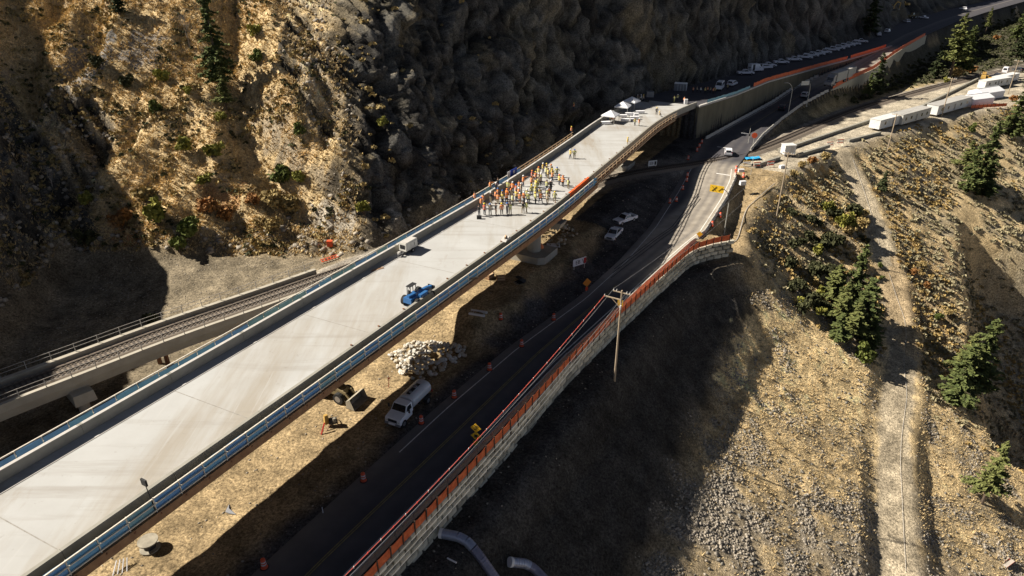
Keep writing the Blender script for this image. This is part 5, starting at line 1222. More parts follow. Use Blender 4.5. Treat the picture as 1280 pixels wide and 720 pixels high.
p = Vector((*xy_of(RR(20)+.9, 20), -.1)); road_sign('warning_sign', p, -.3, [(1.3, .9, .9, yel_s, R(45), None, None)], 'yellow diamond sign where the orange fence ends', 1.1)
wsign = mat('sign_white', (.62, .62, .63), .5, .05, 2.0)
def msg_sign(px, py, txt, label, w_, az):
    p = hit(px, py); t = thing('message_board', label, 'sign board', p, az)
    for x in (-w_*.4, w_*.4): MB().bar((x, .05, 0), (x, .05, 2.3), .1).build('post', steel_l, t)
    pn = MB().box(0, 0, .9, w_, .06, 1.35).build('panel', wsign, t); o2 = text_mesh(txt, 1.05, letter_k, parent=pn); o2.location = (-w_*.14, -.045, 1.55); o2.rotation_euler = (math.pi/2, 0, 0); return pn, t
pn, t = msg_sign(724, 338, 'EB', 'white board lettered EB with a red chevron in the shade', 3.0, R(34))
MB().bar((.55, -.045, 2.0), (.95, -.045, 1.0), .22, .03).build('symbol', letter_k, pn); MB().box(1.2, -.035, 1.0, .55, .02, 1.1).build('chevron', tail_m, pn)
pn, t = msg_sign(815, 212, 'EB', 'small white board lettered EB beside the track in shade', 2.4, R(20)); MB().box(.75, -.035, 1.1, .5, .02, .9).build('symbol', letter_k, pn)
# crossing flashers at the far side
def crossing_post(px, py, label, disc=True):
    p = hit(px, py); t = thing('crossing_signal', label, 'crossing signal', p, R(-10)); MB().cyl((0, 0, 0), (0, 0, 4.3), .07, .06, 8).build('post', steel_l, t)
    if disc: MB().cyl((0, -.05, 3.6), (0, -.1, 3.6), .75, .75, 16).build('disc', mat('disc_red', (.80, .12, .04), .5, .05, 2.0), t)
    else: MB().bar((-2.2, 0, 2.9), (.2, 0, 2.6), .14, .2).build('gate_arm', wsign, t); MB().box(0, -.05, 2.2, .35, .3, .6).build('lamp_box', black_p, t)
crossing_post(940.5, 186, 'post with a round orange red disc by the rail crossing'); crossing_post(935, 180, 'crossing post with a short white arm beside the shaded road', False)
crossing_post(938, 220, 'slim grey signal post standing before the blue tarp', False)
# ================================================================ TENTS AND TABLES
canvas = mat('white_canvas', (.74, .74, .76), .8, .05, 1.0); 
def make_tent(label):
    t = thing('canopy_tent', label, 'tent', group='white canopy tents on the deck'); w_ = 1.7; e = 2.0; pk_ = 3.1
    for x in (-w_, w_):
        for y in (-w_, w_): MB().bar((x, y, 0), (x, y, e), .07).build('leg', steel_l, t)
    b = MB(); k = w_+.12; mid = [(sx*k*.45, sy*k*.45, e+.62) for sx, sy in ((-1, -1), (1, -1), (1, 1), (-1, 1))]; base_ = [(sx*k, sy*k, e) for sx, sy in ((-1, -1), (1, -1), (1, 1), (-1, 1))]; val = [(x, y, e-.28) for x, y, z in base_]
    b.loft([val, base_, mid, [(sx*.03, sy*.03, pk_) for sx, sy in ((-1, -1), (1, -1), (1, 1), (-1, 1))]], cap=False); b.add([(sx*.03, sy*.03, pk_) for sx, sy in ((-1, -1), (1, -1), (1, 1), (-1, 1))], [(0, 1, 2, 3)]); b.build('canopy', canvas, t); return t
tn = make_tent('white canopy tent with people under it, nearest the camera')
place(tn, at(762.5, 153, ZD), AZ); place(copy_tree(tn), at(778, 141.5, ZD), AZ+.1, 'white canopy tent in the middle of the three'); place(copy_tree(tn), at(789, 135, ZD), AZ-.1, 'white canopy tent at the back, partly in shade')
def make_table():
    t = thing('folding_table', '', 'table'); MB().box(0, 0, .72, 2.3, .85, .05).build('table_top', canvas, t)
    for x in (-1, 1):
        for y in (-.32, .32): MB().bar((x, y, 0), (x, y, .72), .06).build('leg', steel_l, t)
    MB().box(0, -.43, .2, 2.2, .02, .5).build('cloth', canvas, t); return t
tb = make_table()
for i, (px, py, lb) in enumerate([(781, 152, 'long white table nearest us right of the first tent'), (778, 147, 'long white table behind the nearest table'), (793, 149, 'white table at the right end beside the tents'), (787, 144.5, 'white table in the tent shade at the back'), (800, 142, 'white table farthest right behind the tents'), (757, 155.5, 'low white table at the left leg of the nearest tent')]):
    place(tb if i == 0 else copy_tree(tb), at(px, py, ZD), R(-4+3*i), lb, 'white tables by the tents')
def small_box(name, px, py, z, dims, m, label, cat, rz=0.0, lid=None):
    q = at(px, py, z) if z is not None else hit(px, py); t = thing(name, label, cat, q, rz); MB().box(0, 0, 0, *dims, 0, .96, .96).build('body', m, t); MB().box(0, 0, dims[2], dims[0]*1.02, dims[1]*1.02, .05).build('lid', lid or m, t); return t
small_box('cooler', 790, 151.5, ZD, (.9, .6, .6), grey_p, 'dark grey cooler on the deck in front of the tables', 'cooler', lid=canvas)
small_box('supply_box', 795, 146, ZD, (1.2, .8, .9), canvas, 'white supply box beside the right hand tables', 'box'); small_box('supply_box', 812, 121, 12.03, (2.2, 1.6, 1.5), grey_p, 'grey box in the shade behind the walking figure', 'box')
small_box('supply_box', 857, 130, 12.0, (.9, .8, 1.3), wsign, 'pale upright box closing the right end of the bridge', 'box')
# portable row behind the closure
for i, px in enumerate((845, 848.5, 852, 855.5)):
    t = thing('portable_toilet', 'pale roofed portable cabin against the cliff, %s from the left' % ORD[i], 'portable toilet', at(px, 113+.2*i, 12.03), AZ, 'portable cabins against the cliff'); MB().box(0, 0, 0, 1.15, 1.15, 2.1).build('body', grey_p, t); MB().box(0, 0, 2.1, 1.25, 1.25, .35, 0, .7, .7).build('roof', wsign, t); MB().box(-.2, -.6, .15, .7, .05, 1.8, 0).build('door', wsign, t)
# small things on the deck: black camera bag, timber pieces, dark pads by the right parapet
small_box('equipment_case', 599, 273.5, ZD, (.8, .5, .5), black_p, 'small black case at the left foot of the crowd', 'case')
for i, (px, py, a) in enumerate([(472, 337, .6), (648, 292, .1), (567, 352, -.3), (590, 349, .1)]):
    q = at(px, py, ZD); t = thing('plank', ['short dark plank lying on the deck near the generator', 'pair of planks by the right parapet below the crowd', 'thin plank by the right parapet above the telehandler', 'thin plank on the deck close to the right parapet'][i], 'plank', q, a); MB().box(0, 0, 0, 1.9, .22, .07).build('board', timber, t); MB().box(.2, .4, 0, 1.5, .15, .06, .1).build('board', timber_l, t)
t = thing('bracket_stand', 'pale wooden wedge on the right parapet beside the telehandler', 'wedge', bp(BR(-25.5)+.3, -25.5, ZD+1.12), AZ); MB().prism([(-.8, 0), (.9, 0), (.4, .55), (-.4, .3)], -.5, .4).build('block', conc_w, t); MB().box(0, 0, .3, .9, .2, .35, .4).build('cleat', timber_l, t)
# camera crew on the railing: white and blue panel left parapet
t = thing('banner', 'blue and white banner hung on the left railing beside the crowd', 'banner', bp(BL(4)-1.25, 4, ZD+.6), AZ); MB().box(0, 0, 0, 2.6, .05, 1.3).build('cloth', mat('banner_blue', (.03, .07, .42), .7, .1, 2.0), t); MB().box(-1.9, 0, 0, 1.1, .05, 1.3).build('cloth', wsign, t); MB().box(.1, -.04, .35, .7, .03, .6).build('emblem', wsign, t)
# ================================================================ GROUND CLUTTER UNDER THE BRIDGE
rub = [mat('rubble_pale', (.56, .53, .47), .9, .2, 2.5, .3), mat('rubble_grey', (.46, .44, .39), .9, .2, 2.5, .3), mat('rubble_tan', (.44, .38, .29), .9, .2, 2.5, .3)]
rmesh = [MB().rock((0, 0, 0), 1.0, random.Random(k), .8).mesh('rock', rub[k % 3]) for k in range(9)]
poly = hits([(486, 446), (512, 430), (545, 428), (580, 434), (584, 444), (556, 462), (530, 476), (503, 474), (498, 462)])
cx = sum(p.x for p in poly)/len(poly); cy = sum(p.y for p in poly)/len(poly); n_ = 0
while n_ < 270:
    x = rnd.uniform(cx-6.5, cx+6.5); y = rnd.uniform(cy-6.5, cy+6.5)
    if not inpoly(np.array([x]), np.array([y]), poly)[0]: continue
    d_ = float(polydist(np.array([x]), np.array([y]), poly+[poly[0]])[0][0]); r_ = rnd.uniform(.22, .48)
    o2 = bpy.data.objects.new('rock', rnd.choice(rmesh)); COL.objects.link(o2); o2.location = (x, y, gz(x, y) + min(d_*.75, 1.4)*rnd.uniform(.35, 1) + .1); o2.scale = (r_, r_, r_*rnd.uniform(.7, 1)); o2.rotation_euler = (rnd.uniform(-.5, .5), rnd.uniform(-.5, .5), rnd.uniform(0, 6.3))
    tag(o2, 'pale broken rock in the rubble pile behind the white tank truck', 'rock', 'rocks of the rubble pile'); n_ += 1
def flat_slab(px, py, dims, m, label, name='slab', cat='slab', rz=.3, tilt=.25):
    p = hit(px, py); t = thing(name, label, cat, (p.x, p.y, p.z+.5), rz); t.rotation_euler = (tilt, .1, rz); MB().box(0, 0, 0, *dims, 0, .9, .93).build('slab', m, t); return t
flat_slab(511, 452, (1.9, 1.1, .14), conc_dk, 'flat grey slab leaning in the middle of the rubble pile')
p = hit(596, 395); t = thing('beam_frame', 'pair of white beams joined by ties lying on the lit fill edge', 'beams', (p.x, p.y, p.z+.05), R(-18))
for y in (0, 1.1): MB().box(0, y, 0, 2.6, .28, .30).build('beam', wsign, t)
for x in (-.8, .9): MB().box(x, .55, .05, .12, .9, .12).build('tie', steel_l, t)
MB().bar((-.9, -.05, .3), (-.9, -.05, 1.2), .06).build('rod', steel_l, t)
# excavated fill bench face seen above the rubble, crates and buckets
def crate(px, py, label, rz=.2):
    p = hit(px, py); t = thing('wooden_crate', label, 'crate', p, rz)
    for k in range(4): MB().box(0, 0, .05+k*.22, 1.4, .9, .14).build('slat', timber_l if k % 2 else timber, t)
    for x in (-.65, .65): MB().box(x, 0, 0, .1, .95, .95).build('post', timber, t)
crate(626, 351, 'small wooden crate on the dirt at the bridge edge'); crate(612, 348, 'dark wooden crate half under the bridge edge', .9)
p = hit(650, 353); t = thing('digger_bucket', 'black digger bucket lying on the lit dirt before the pier footing', 'bucket', p, .6); MB().prism([(-.7, 0), (.6, 0), (.75, .5), (.1, .95), (-.6, .85), (-.2, .45), (.3, .12), (-.7, .06)], -.7, .7).build('shell', black_p, t)
for k in (-.5, 0, .5): MB().box(-.85, k, .0, .35, .12, .08).build('tooth', bucket_m, t)
p = hit(692, 308); t = thing('white_sheet', 'crumpled white sheet on the rocky ground right of the pier', 'sheet', (p.x, p.y, p.z)); b = MB()
g = [[(i*.5-1.3, j*.5-.7, .12+.18*rnd.random()) for i in range(6)] for j in range(4)]
b.add([c for r_ in g for c in r_], [(j*6+i, j*6+i+1, j*6+i+7, j*6+i+6) for j in range(3) for i in range(5)]); b.add([(-1.3, -.7, 0), (1.2, -.7, 0), (1.2, .8, 0), (-1.3, .8, 0)], [(3, 2, 1, 0)]); b.build('cloth', wsign, t)
p = hit(676, 319); t = thing('orange_tarp', 'orange tarpaulin bundle draped beside the bridge pier', 'tarpaulin', p, .5); b = MB(); b.loft([[(math.cos(a)*r_*(1+.25*math.sin(3*a+z)), math.sin(a)*r_, z) for a in np.linspace(0, 6.283, 10, endpoint=False)] for z, r_ in ((0, .9), (.9, .7), (1.7, .45), (2.3, .12))]); b.build('cover', mat('tarp_orange', (.75, .20, .06), .6, .2, 2.0), t)
# rock bank right of the pier and scattered stones
bank = hits([(672, 292), (690, 272), (712, 278), (722, 292), (706, 308), (684, 312)])
bx_ = sum(q_.x for q_ in bank)/6; by_ = sum(q_.y for q_ in bank)/6; m_ = MB()
for k in range(420):
    x, y = rnd.uniform(bx_-7, bx_+7), rnd.uniform(by_-8, by_+8)
    if not inpoly(np.array([x]), np.array([y]), bank)[0]: continue
    d_ = float(polydist(np.array([x]), np.array([y]), bank+[bank[0]])[0][0]); m_.mi(k % 2).rock((x, y, gz(x, y)+min(d_*.8, 2.0)*rnd.uniform(.3, 1)), rnd.uniform(.15, .42), rnd)
tag(m_.build('rock_heap', [rub[2], mat('rubble_brown', (.22, .18, .12), .9, .3, 2.5, .3)]), 'heap of small brown rock right of the bridge pier', 'rock heap', kind='stuff')
# reel and dark drum at the bottom left under the bridge edge
p = hit(188, 686); t = thing('cable_reel', 'large reel with pale rims lying by the bridge edge at lower left', 'reel', p, AZ-.2)
for k, r_ in ((0, .95), (.95, .95)): MB().cyl((0, 0, .1+k), (0, 0, .22+k), r_, r_, 22).build('rim', bucket_m, t)
MB().cyl((0, 0, .2), (0, 0, 1.0), .55, .55, 16).build('core', black_p, t)
p = hit(152, 712); t = thing('scaffold_frame', 'white bits of scaffold beside the bridge edge at the bottom', 'scaffold', p, .4)
for k in range(4): MB().bar((-.7+k*.4, -.5, 0), (-.3+k*.3, .6, .7), .08).build('tube', wsign, t)
p = hit(283, 640); t = thing('fabric_scrap', 'dark triangular scrap of fabric on the sand', 'fabric', (p.x, p.y, p.z+.03), .0); MB().add([(0, .9, .05), (.25, .2, .16), (1.3, -.6, .05), (.6, -.5, .10), (0, -.2, .05), (0, .9, 0), (.25, .2, .0), (1.3, -.6, 0), (.6, -.5, 0), (0, -.2, 0)], [(0, 4, 3, 2, 1), (5, 6, 7, 8, 9), (0, 1, 6, 5), (1, 2, 7, 6), (2, 3, 8, 7), (3, 4, 9, 8), (4, 0, 5, 9)]).build('cloth', grey_p, t)
p = hit(486, 484); t = thing('survey_stake', 'thin red survey stake left of the tank truck', 'stake', p); MB().bar((0, 0, 0), (.1, .1, 1.5), .08).build('stake', red_m, t); MB().box(.1, .1, 1.3, .3, .03, .2).build('flag', red_m, t)
p = hit(404, 642); t = thing('marker_cone', 'tiny pale marker post on the dark shoulder', 'marker', p); MB().cyl((0, 0, 0), (0, 0, .9), .07, .04, 8).build('post', wsign, t); MB().cyl((0, 0, 0), (0, 0, .08), .25, .2, 10).build('base', black_p, t)
# ================================================================ CULVERTS at the wall foot
cul_l = mat('galvanised_light', (.30, .33, .42), .4, .12, 1.5, metal=.5); cul_d = mat('galvanised_dark', (.16, .16, .22), .45, .15, 1.5, metal=.5)
def culvert(pxs, label, r_=.52):
    P_ = [hit(*p) + Vector((0, 0, .75)) for p in pxs]; t = thing('culvert_pipe', label, 'pipe', P_[0]); b0 = P_[0]
    seg = along(smooth(P_, 1), .34); k = len(seg)
    for i in range(k-1):
        a, c = seg[i][0]-b0, seg[i+1][0]-b0; lit = i < k*.42  # the first sections take the paler galvanised colour
        MB().cyl(a, a.lerp(c, .86), r_*(1.03 if lit else 1), r_*(1.03 if lit else 1), 16).cyl(a.lerp(c, .86), c, r_*.93, r_*.93, 16).build('pipe_section', cul_l if lit else cul_d, t)
    MB().cyl(seg[0][0]-b0 - (seg[1][0]-seg[0][0]), seg[0][0]-b0, r_*1.08, r_*1.08, 16).build('end_collar', wsign, t)
culvert([(554, 674), (580, 680), (596, 697), (622, 735)], 'blue grey corrugated culvert pipe bending down from the block wall foot')
culvert([(640, 709), (662, 712), (684, 735)], 'shorter culvert pipe at the bottom edge right of the larger one')
p = hit(565, 703); t = thing('pipe_offcut', 'short pale pipe offcut on the shaded slope by the culvert', 'pipe', (p.x, p.y, p.z+.1)); MB().cyl((-.5, .3, 0), (.5, -.3, 0), .09, .09, 8).build('pipe', wsign, t)
p = hit(1262, 706); t = thing('timber_bench', 'two weathered planks with red edges at the bottom right corner', 'bench', (p.x-.6, p.y+.2, p.z), R(30)); wb = mat('weathered_plank', (.42, .37, .32), .85, .2, 1.5)
for y in (-.42, .42): MB().box(0, y, .42, 2.6, .58, .10).build('plank', wb, t)
for x in (-1, 1): MB().box(x, 0, 0, .15, 1.3, .42).build('support', mat('red_timber', (.30, .06, .04), .8, .2, 2.0), t)
for y in (-.72, .12): MB().box(0, y, .40, 2.6, .03, .14).build('red_edge', MATS['red_timber'], t)
# ================================================================ YARD on the right
tw_ = mat('trailer_white', (.60, .60, .58), .6, .08, .5); tg_ = mat('trailer_side', (.50, .49, .45), .6, .08, .5); roof_g = mat('trailer_roof', (.36, .35, .33), .8, .12, .5)
def office(pa, pb_, w_, h_, label, roof=roof_g, side=tg_, wins=5):
    a, c = at(*pa, 2.6), at(*pb_, 2.6); d_ = (c-a); L0 = d_.length; az = math.atan2(d_.y, d_.x); t = thing('office_trailer', label, 'trailer', a, az)
    b = MB().box(L0/2, w_/2, .5, L0, w_, h_).build('body', side, t); MB().box(L0/2, w_/2, .5+h_, L0+.2, w_+.2, .12).build('roof', roof, b)
    for k in range(wins): MB().box(L0*(k+.7)/(wins+.4), -.015, 1.5, .8, .05, .9).build('window', glass, t)
    MB().box(L0*.5, -.02, .65, .85, .06, 2.0).build('door', grey_p, t)
    for x in (L0*.2, L0*.8): MB().box(x, w_/2, 0, .4, w_*.8, .5).build('block_support', black_p, t)
    return t
office((1098, 164), (1131, 155), 3.2, 2.6, 'small white office trailer at the near end of the yard', tw_, tw_, 3)
office((1126, 158), (1161, 148), 3.4, 2.9, 'long grey roofed office trailer behind the small white one')
office((1170, 146), (1212, 134), 3.6, 2.9, 'long grey roofed trailer with a white end left of the white tents', roof_g, tw_)
office((1230, 112.5), (1262, 107), 2.8, 2.6, 'white camper trailer parked across the middle of the yard', tw_, tw_, 4)
office((1246, 107), (1272, 101), 2.6, 2.4, 'white motorhome parked behind the camper trailer', tw_, tw_, 3)
def storage_tent(pa, pb_, w_, label):
    a, c = at(*pa, 2.6), at(*pb_, 2.6); d_ = c-a; L0 = d_.length; t = thing('storage_tent', label, 'tent', a, math.atan2(d_.y, d_.x)); pf = [(0, 0), (0, 2.4), (w_*.5, 3.6), (w_, 2.4), (w_, 0)]
    MB().prism([(x, z) for x, z in pf], 0, L0, Matrix(((0, 1, 0, 0), (1, 0, 0, 0), (0, 0, 1, 0), (0, 0, 0, 1)))).build('cover', canvas, t); MB().box(L0*.5, w_*.5, 3.58, L0+.1, .2, .1).build('ridge', tw_, t); MB().box(L0+.02, w_/2, .02, .05, w_*.6, 2.3).build('opening', black_p, t)
storage_tent((1214, 134), (1241, 130.5), 5.5, 'white storage tent behind the orange fence, nearer one'); storage_tent((1227, 126), (1254, 121.5), 5.5, 'white storage tent, further of the two in the yard')
x0_, x1_ = at(1213, 136, 2.6), at(1258, 133, 2.6)
t = thing('safety_fence', 'short orange mesh fence in front of the white storage tents', 'fence', x0_)
for k in range(9):
    a = (x1_-x0_)*(k/9); c = (x1_-x0_)*((k+1)/9); MB().bar(a, a+Vector((0, 0, 1.4)), .1).build('stake', post_m, t); MB().loft([[q_ + Vector((0, w_, z)) for w_, z in ((0, .1), (0, 1.2-rnd.uniform(0, .25)), (.04, 1.1), (.04, .1))] for q_ in (a, c)]).build('netting', orange_f, t)
for i, (px, py, lb, nm) in enumerate([(1246, 97, 'white pickup parked at the back of the yard', 'p'), (1256, 91, 'white van parked at the very back of the yard', 'v'), (1262, 99, 'white pickup behind the motorhome in the yard', 'p'), (1272, 89, 'dark car at the far right edge of the yard', 'c')]):
    o2 = copy_tree(pkA) if nm == 'p' else (copy_tree(van) if nm == 'v' else make_suv('', dark_p)); place(o2, at(px, py, 2.6), R(20+30*i), lb)
    if 'group' in o2: del o2['group']
ye = make_loader(yel); place(ye, at(1228, 100, 2.6), 1.0, 'yellow wheel loader parked in the sunny yard'); yf = make_excavator('orange yellow excavator right of the loader in the sunny yard', 2.0); yf.location = at(1235, 101, 2.6); yf.scale = (.7, .7, .7)
# signal cabinet, low block rows, tarp
p = at(984, 194, 2.6); t = thing('signal_cabinet', 'white railway signal cabinet on short legs beside the track', 'cabinet', p, R(8)); MB().box(0, 0, .5, 3.0, 2.2, 2.3).build('body', tw_, t); MB().box(0, 0, 2.8, 3.2, 2.4, .14).build('roof', tw_, t); MB().box(.5, -1.12, .7, .9, .04, 1.8).build('door', tg_, t)
for x in (-1.2, 1.2):
    for y in (-.9, .9): MB().box(x, y, 0, .25, .25, .5).build('leg', grey_p, t)
def block_row(pa, pb_, label, n_, h_=.75, m=conc_dk):
    a, c = at(*pa, 2.6), at(*pb_, 2.6); d_ = c-a; az = math.atan2(d_.y, d_.x); t = thing('block_row', label, 'low wall', a, az); l = d_.length/n_
    for k in range(n_): MB().box(l*(k+.5), 0, -.1, l-.05, .7, h_+.1).build('block', m, t)
block_row((943, 209), (974, 199), 'low row of concrete blocks left of the signal cabinet', 7); block_row((996, 196), (1036, 184), 'low row of concrete blocks right of the signal cabinet', 8)
block_row((974, 190), (1120, 141), 'long low dark concrete kerb wall between the track and the yard', 34, .7); block_row((1060, 177), (1100, 167), 'low block row in front of the near white trailer', 6, .6)
block_row((1140, 140), (1222, 99.5), 'long dark kerb wall between the track and the open yard', 24, .7)
p = at(941, 198, 2.6); t = thing('blue_tarp', 'bright blue tarpaulin spread on the ground by the crossing', 'tarpaulin', p, .1); b = MB(); g = [[(i*.8-2, j*.6-.9, .1+.25*rnd.random()) for i in range(6)] for j in range(4)]; b.add([c for r_ in g for c in r_], [(j*6+i, j*6+i+1, j*6+i+7, j*6+i+6) for j in range(3) for i in range(5)]); b.add([(-2, -.9, 0), (2, -.9, 0), (2, .9, 0), (-2, .9, 0)], [(3, 2, 1, 0)]); b.build('cloth', mat('tarp_blue', (.03, .33, .62), .6, .1, 2.0), t)
for i, (px, py, lb) in enumerate([(926, 216, 'white concrete block at the corner of the sunlit road'), (928, 231, 'white concrete block leaning at the barrier end of the bend'), (977, 211, 'small white block beside the bare wooden pole')]): small_box('concrete_block', px, py, 2.2, (1.4, .8, .9), wsign, lb, 'block', .2*i)
for i, (px, py, lb) in enumerate([(946, 209, 'orange and white barricade left of its twin by the low blocks'), (963, 208, 'orange and white barricade right of its twin by the low blocks'), (1037, 183, 'red barricade at the top of the footpath'), (1050, 180, 'pink barricade left of the footpath top'), (933, 207, 'yellow folded barricade beside the blue tarpaulin')]):
    t = thing('barricade', lb, 'barricade', at(px, py, 2.6), .2)
    for k in range(3): MB().box(0, 0, .3+k*.4, 1.9, .06, .22).build('board', (drum_o if i < 4 else yel_s) if k % 2 == 0 else drum_w, t)
    for x in (-.8, .8): MB().bar((x, -.35, 0), (x, 0, 1.3), .08).bar((x, .35, 0), (x, 0, 1.3), .08).build('leg', steel_l, t)
# rope along the footpath
pts = [hit(*p) + Vector((0, 0, .12)) for p in [(1066, 200), (1082, 245), (1094, 285), (1102, 318), (1112, 345), (1122, 378), (1131, 400), (1133, 425), (1129, 445), (1131, 470), (1134, 495), (1130, 520), (1126, 550), (1125, 580), (1127, 620), (1129, 660), (1132, 715)]]
tag(MB().tube(smooth(pts, 2), .028, 5).build('rope', conc_w), 'pale rope laid down the middle of the dirt footpath', 'rope')
pts = [hit(*p) + Vector((0, 0, .15)) for p in [(968, 230), (945, 250), (932, 262), (926, 285), (922, 300), (916, 304)]]
tag(MB().tube(smooth(pts, 2), .07, 5).build('hose', conc_w), 'pale hose running down the bank right of the sunlit bend', 'hose')
t = thing('track_ladder', 'orange steel frame standing on the gravel beside the viaduct', 'frame', hit(412, 325), .5)
for y in (-.5, .5): MB().bar((-1.6, y, .1), (1.6, y, .5), .12).build('rail', drum_o, t)
for k in range(6): MB().bar((-1.4+k*.55, -.5, .12+k*.06), (-1.4+k*.55, .5, .12+k*.06), .07).build('rung', drum_o, t)
small_box('marker_box', 413, 309, None, (1.0, .8, 1.1), drum_o, 'small orange box on the gravel above the orange frame', 'box')
# ================================================================ VEGETATION
def leafmat(n, c, c2, sc=1.5): return mat(n, c, .85, .3, sc, col2=c2, spec=.15)
fir_m = leafmat('fir_needles', (.05, .07, .025), (.15, .17, .055)); pine_m = leafmat('pine_needles', (.08, .095, .03), (.21, .22, .075)); dkfir = leafmat('dark_fir_needles', (.03, .042, .018), (.07, .085, .035))
green_m = leafmat('green_leaves', (.06, .08, .02), (.17, .19, .05)); ygr_m = leafmat('yellow_green_leaves', (.12, .125, .025), (.32, .30, .07)); rust_m = leafmat('rust_leaves', (.17, .075, .025), (.36, .19, .07)); tanb_m = leafmat('dry_leaves', (.20, .145, .06), (.42, .32, .14)); dk_m = leafmat('dark_leaves', (.03, .035, .018), (.09, .09, .04))
bark_m = mat('bark', (.10, .075, .055), .9, .3, 3.0); grey_b = mat('grey_bark', (.27, .24, .21), .9, .25, 3.0)
NR = np.random.default_rng(5)
def quads(P, A, B):
    """leaf faces: centre, half axes -> verts, faces"""
    n = len(P); V = np.stack([P-A-B*.35, P+A*.2-B, P+A+B*.2, P-A*.1+B], 1).reshape(-1, 3); return V, np.arange(4*n).reshape(n, 4)
def npmesh(name, V, Fq, mats, smooth=False):
    me = bpy.data.meshes.new(name); V = np.asarray(V, np.float32); Fq = np.asarray(Fq, np.int32); k = Fq.shape[1]
    me.vertices.add(len(V)); me.vertices.foreach_set('co', V.ravel()); me.loops.add(Fq.size); me.loops.foreach_set('vertex_index', Fq.ravel())
    me.polygons.add(len(Fq)); me.polygons.foreach_set('loop_start', np.arange(0, Fq.size, k, dtype=np.int32)); me.polygons.foreach_set('loop_total', np.full(len(Fq), k, np.int32)); me.update(calc_edges=True)
    for m in (mats if isinstance(mats, (list, tuple)) else [mats]): me.materials.append(m)
    return me
def rv(n): v = NR.normal(size=(n, 3)); return v/np.linalg.norm(v, axis=1)[:, None]
def conifer_mesh(h, r_, m, dens=1.0, base=.08, droop=.25, gap=.24):
    P = []; A = []; B = []; tk = MB(); z = base*h
    while z < h*.985:
        f = (z/h); rad = r_*(1-f)**.8*(.5+.75*NR.random()) + .12; nb = int(5 + 4*(1-f))
        for k in range(nb):
            if NR.random() < gap: continue
            a = NR.random()*6.283; l = rad*(.6+.5*NR.random()); d = np.array([math.cos(a), math.sin(a), -droop*NR.random()+.08])
            ns = max(3, int(l*12*dens)); t = NR.random(ns)**.6; c = np.array([0, 0, z]) + d*(t*l)[:, None] + NR.normal(size=(ns, 3))*.07*l*np.array([1, 1, .6]); c[:, 2] -= droop*.5*(t**2)*l
            sz = .11 + .16*(1-t) + .05*NR.random(ns); dirs = d + NR.normal(size=(ns, 3))*.55; dirs /= np.linalg.norm(dirs, axis=1)[:, None]; up = rv(ns)*.5 + np.array([0, 0, 1.0]); up -= dirs*np.sum(up*dirs, 1)[:, None]; up /= np.linalg.norm(up, axis=1)[:, None]; sd_ = np.cross(dirs, up)
            P.append(c); A.append(dirs*(sz*1.6)[:, None]); B.append(sd_*(sz*.8)[:, None])
            if f < .8 and NR.random() < .5: tk.cyl((0, 0, z), tuple(np.array([0, 0, z]) + d*l*.8), .035*h/8+.02, .015, 4, False)
        z += h*.026*(1+.6*NR.random())
    V, Fq = quads(np.concatenate(P), np.concatenate(A), np.concatenate(B)); crown = npmesh('crown', V, Fq, m)
    tk.cyl((0, 0, -.6), (0, 0, h*.97), .028*h*.6+.06, .02, 7); return crown, tk.mesh('trunk', bark_m)
def blob_mesh(n, rx, rz, m, clumps=9, leaf=.16, name='crown'):
    cc = rv(clumps)*np.array([rx*.62, rx*.62, rz*.5])*NR.uniform(.4, 1.1, (clumps, 1)) + np.array([0, 0, rz*.75]); rr_ = NR.uniform(.28, .52, clumps)*rx; idx = NR.integers(0, clumps, n)
    P = cc[idx] + rv(n)*(rr_[idx]*NR.uniform(.5, 1.05, n))[:, None]*np.array([1, 1, .85]); P[:, 2] = np.abs(P[:, 2]); s_ = leaf*NR.uniform(.6, 1.4, n); a = rv(n); b = np.cross(a, rv(n)); b /= np.linalg.norm(b, axis=1)[:, None]+1e-6
    V, Fq = quads(P, a*s_[:, None], b*(s_*.8)[:, None]); return npmesh(name, V, Fq, m), cc
def stems_mesh(cc, m, r_=.05):
    b = MB()
    for c in cc: b.cyl((c[0]*.12, c[1]*.12, -.2), tuple(c), r_, r_*.4, 5, False)
    return b.mesh('trunk' if r_ > .06 else 'stem', m)
def plant(name, cat, label, loc, meshes, sc, rz, group=None):
    t = thing(name, label, cat, (loc[0], loc[1], loc[2]-.05), rz, group); t.scale = sc if isinstance(sc, tuple) else (sc,)*3
    for me in meshes:
        c = bpy.data.objects.new(me.name.split('.')[0], me); COL.objects.link(c); c.parent = t
    return t
FIR = [conifer_mesh(10, 2.5, fir_m, 1.5) for _ in range(2)] + [conifer_mesh(10, 3.0, pine_m, 1.5, .25, .1, .3)]; DFIR = [conifer_mesh(10, 2.4, dkfir, 1.2)]
def shr(m, n=420, rx=1.0, rz=.9, leaf=.15, bark=bark_m):
    me, cc = blob_mesh(n, rx, rz, m, 9, leaf, 'foliage'); return (me, stems_mesh(cc, bark, .04))
SHR = {k: [shr(m), shr(m, 520, 1.0, 1.1)] for k, m in dict(green=green_m, yellow=ygr_m, rust=rust_m, dry=tanb_m, dark=dk_m).items()}
def tree_at(bx_, by__, ty, kind, label, wide=1.0, group=None, name='conifer_tree', cat='tree', zfix=None):
    b = hit(bx_, by__) if zfix is None else at(bx_, by__, zfix); h = topz(b, ty) - b.z; me = kind; s_ = h/10.0; return plant(name, cat, label, b, me, (s_*wide, s_*wide, s_), rnd.uniform(0, 6))
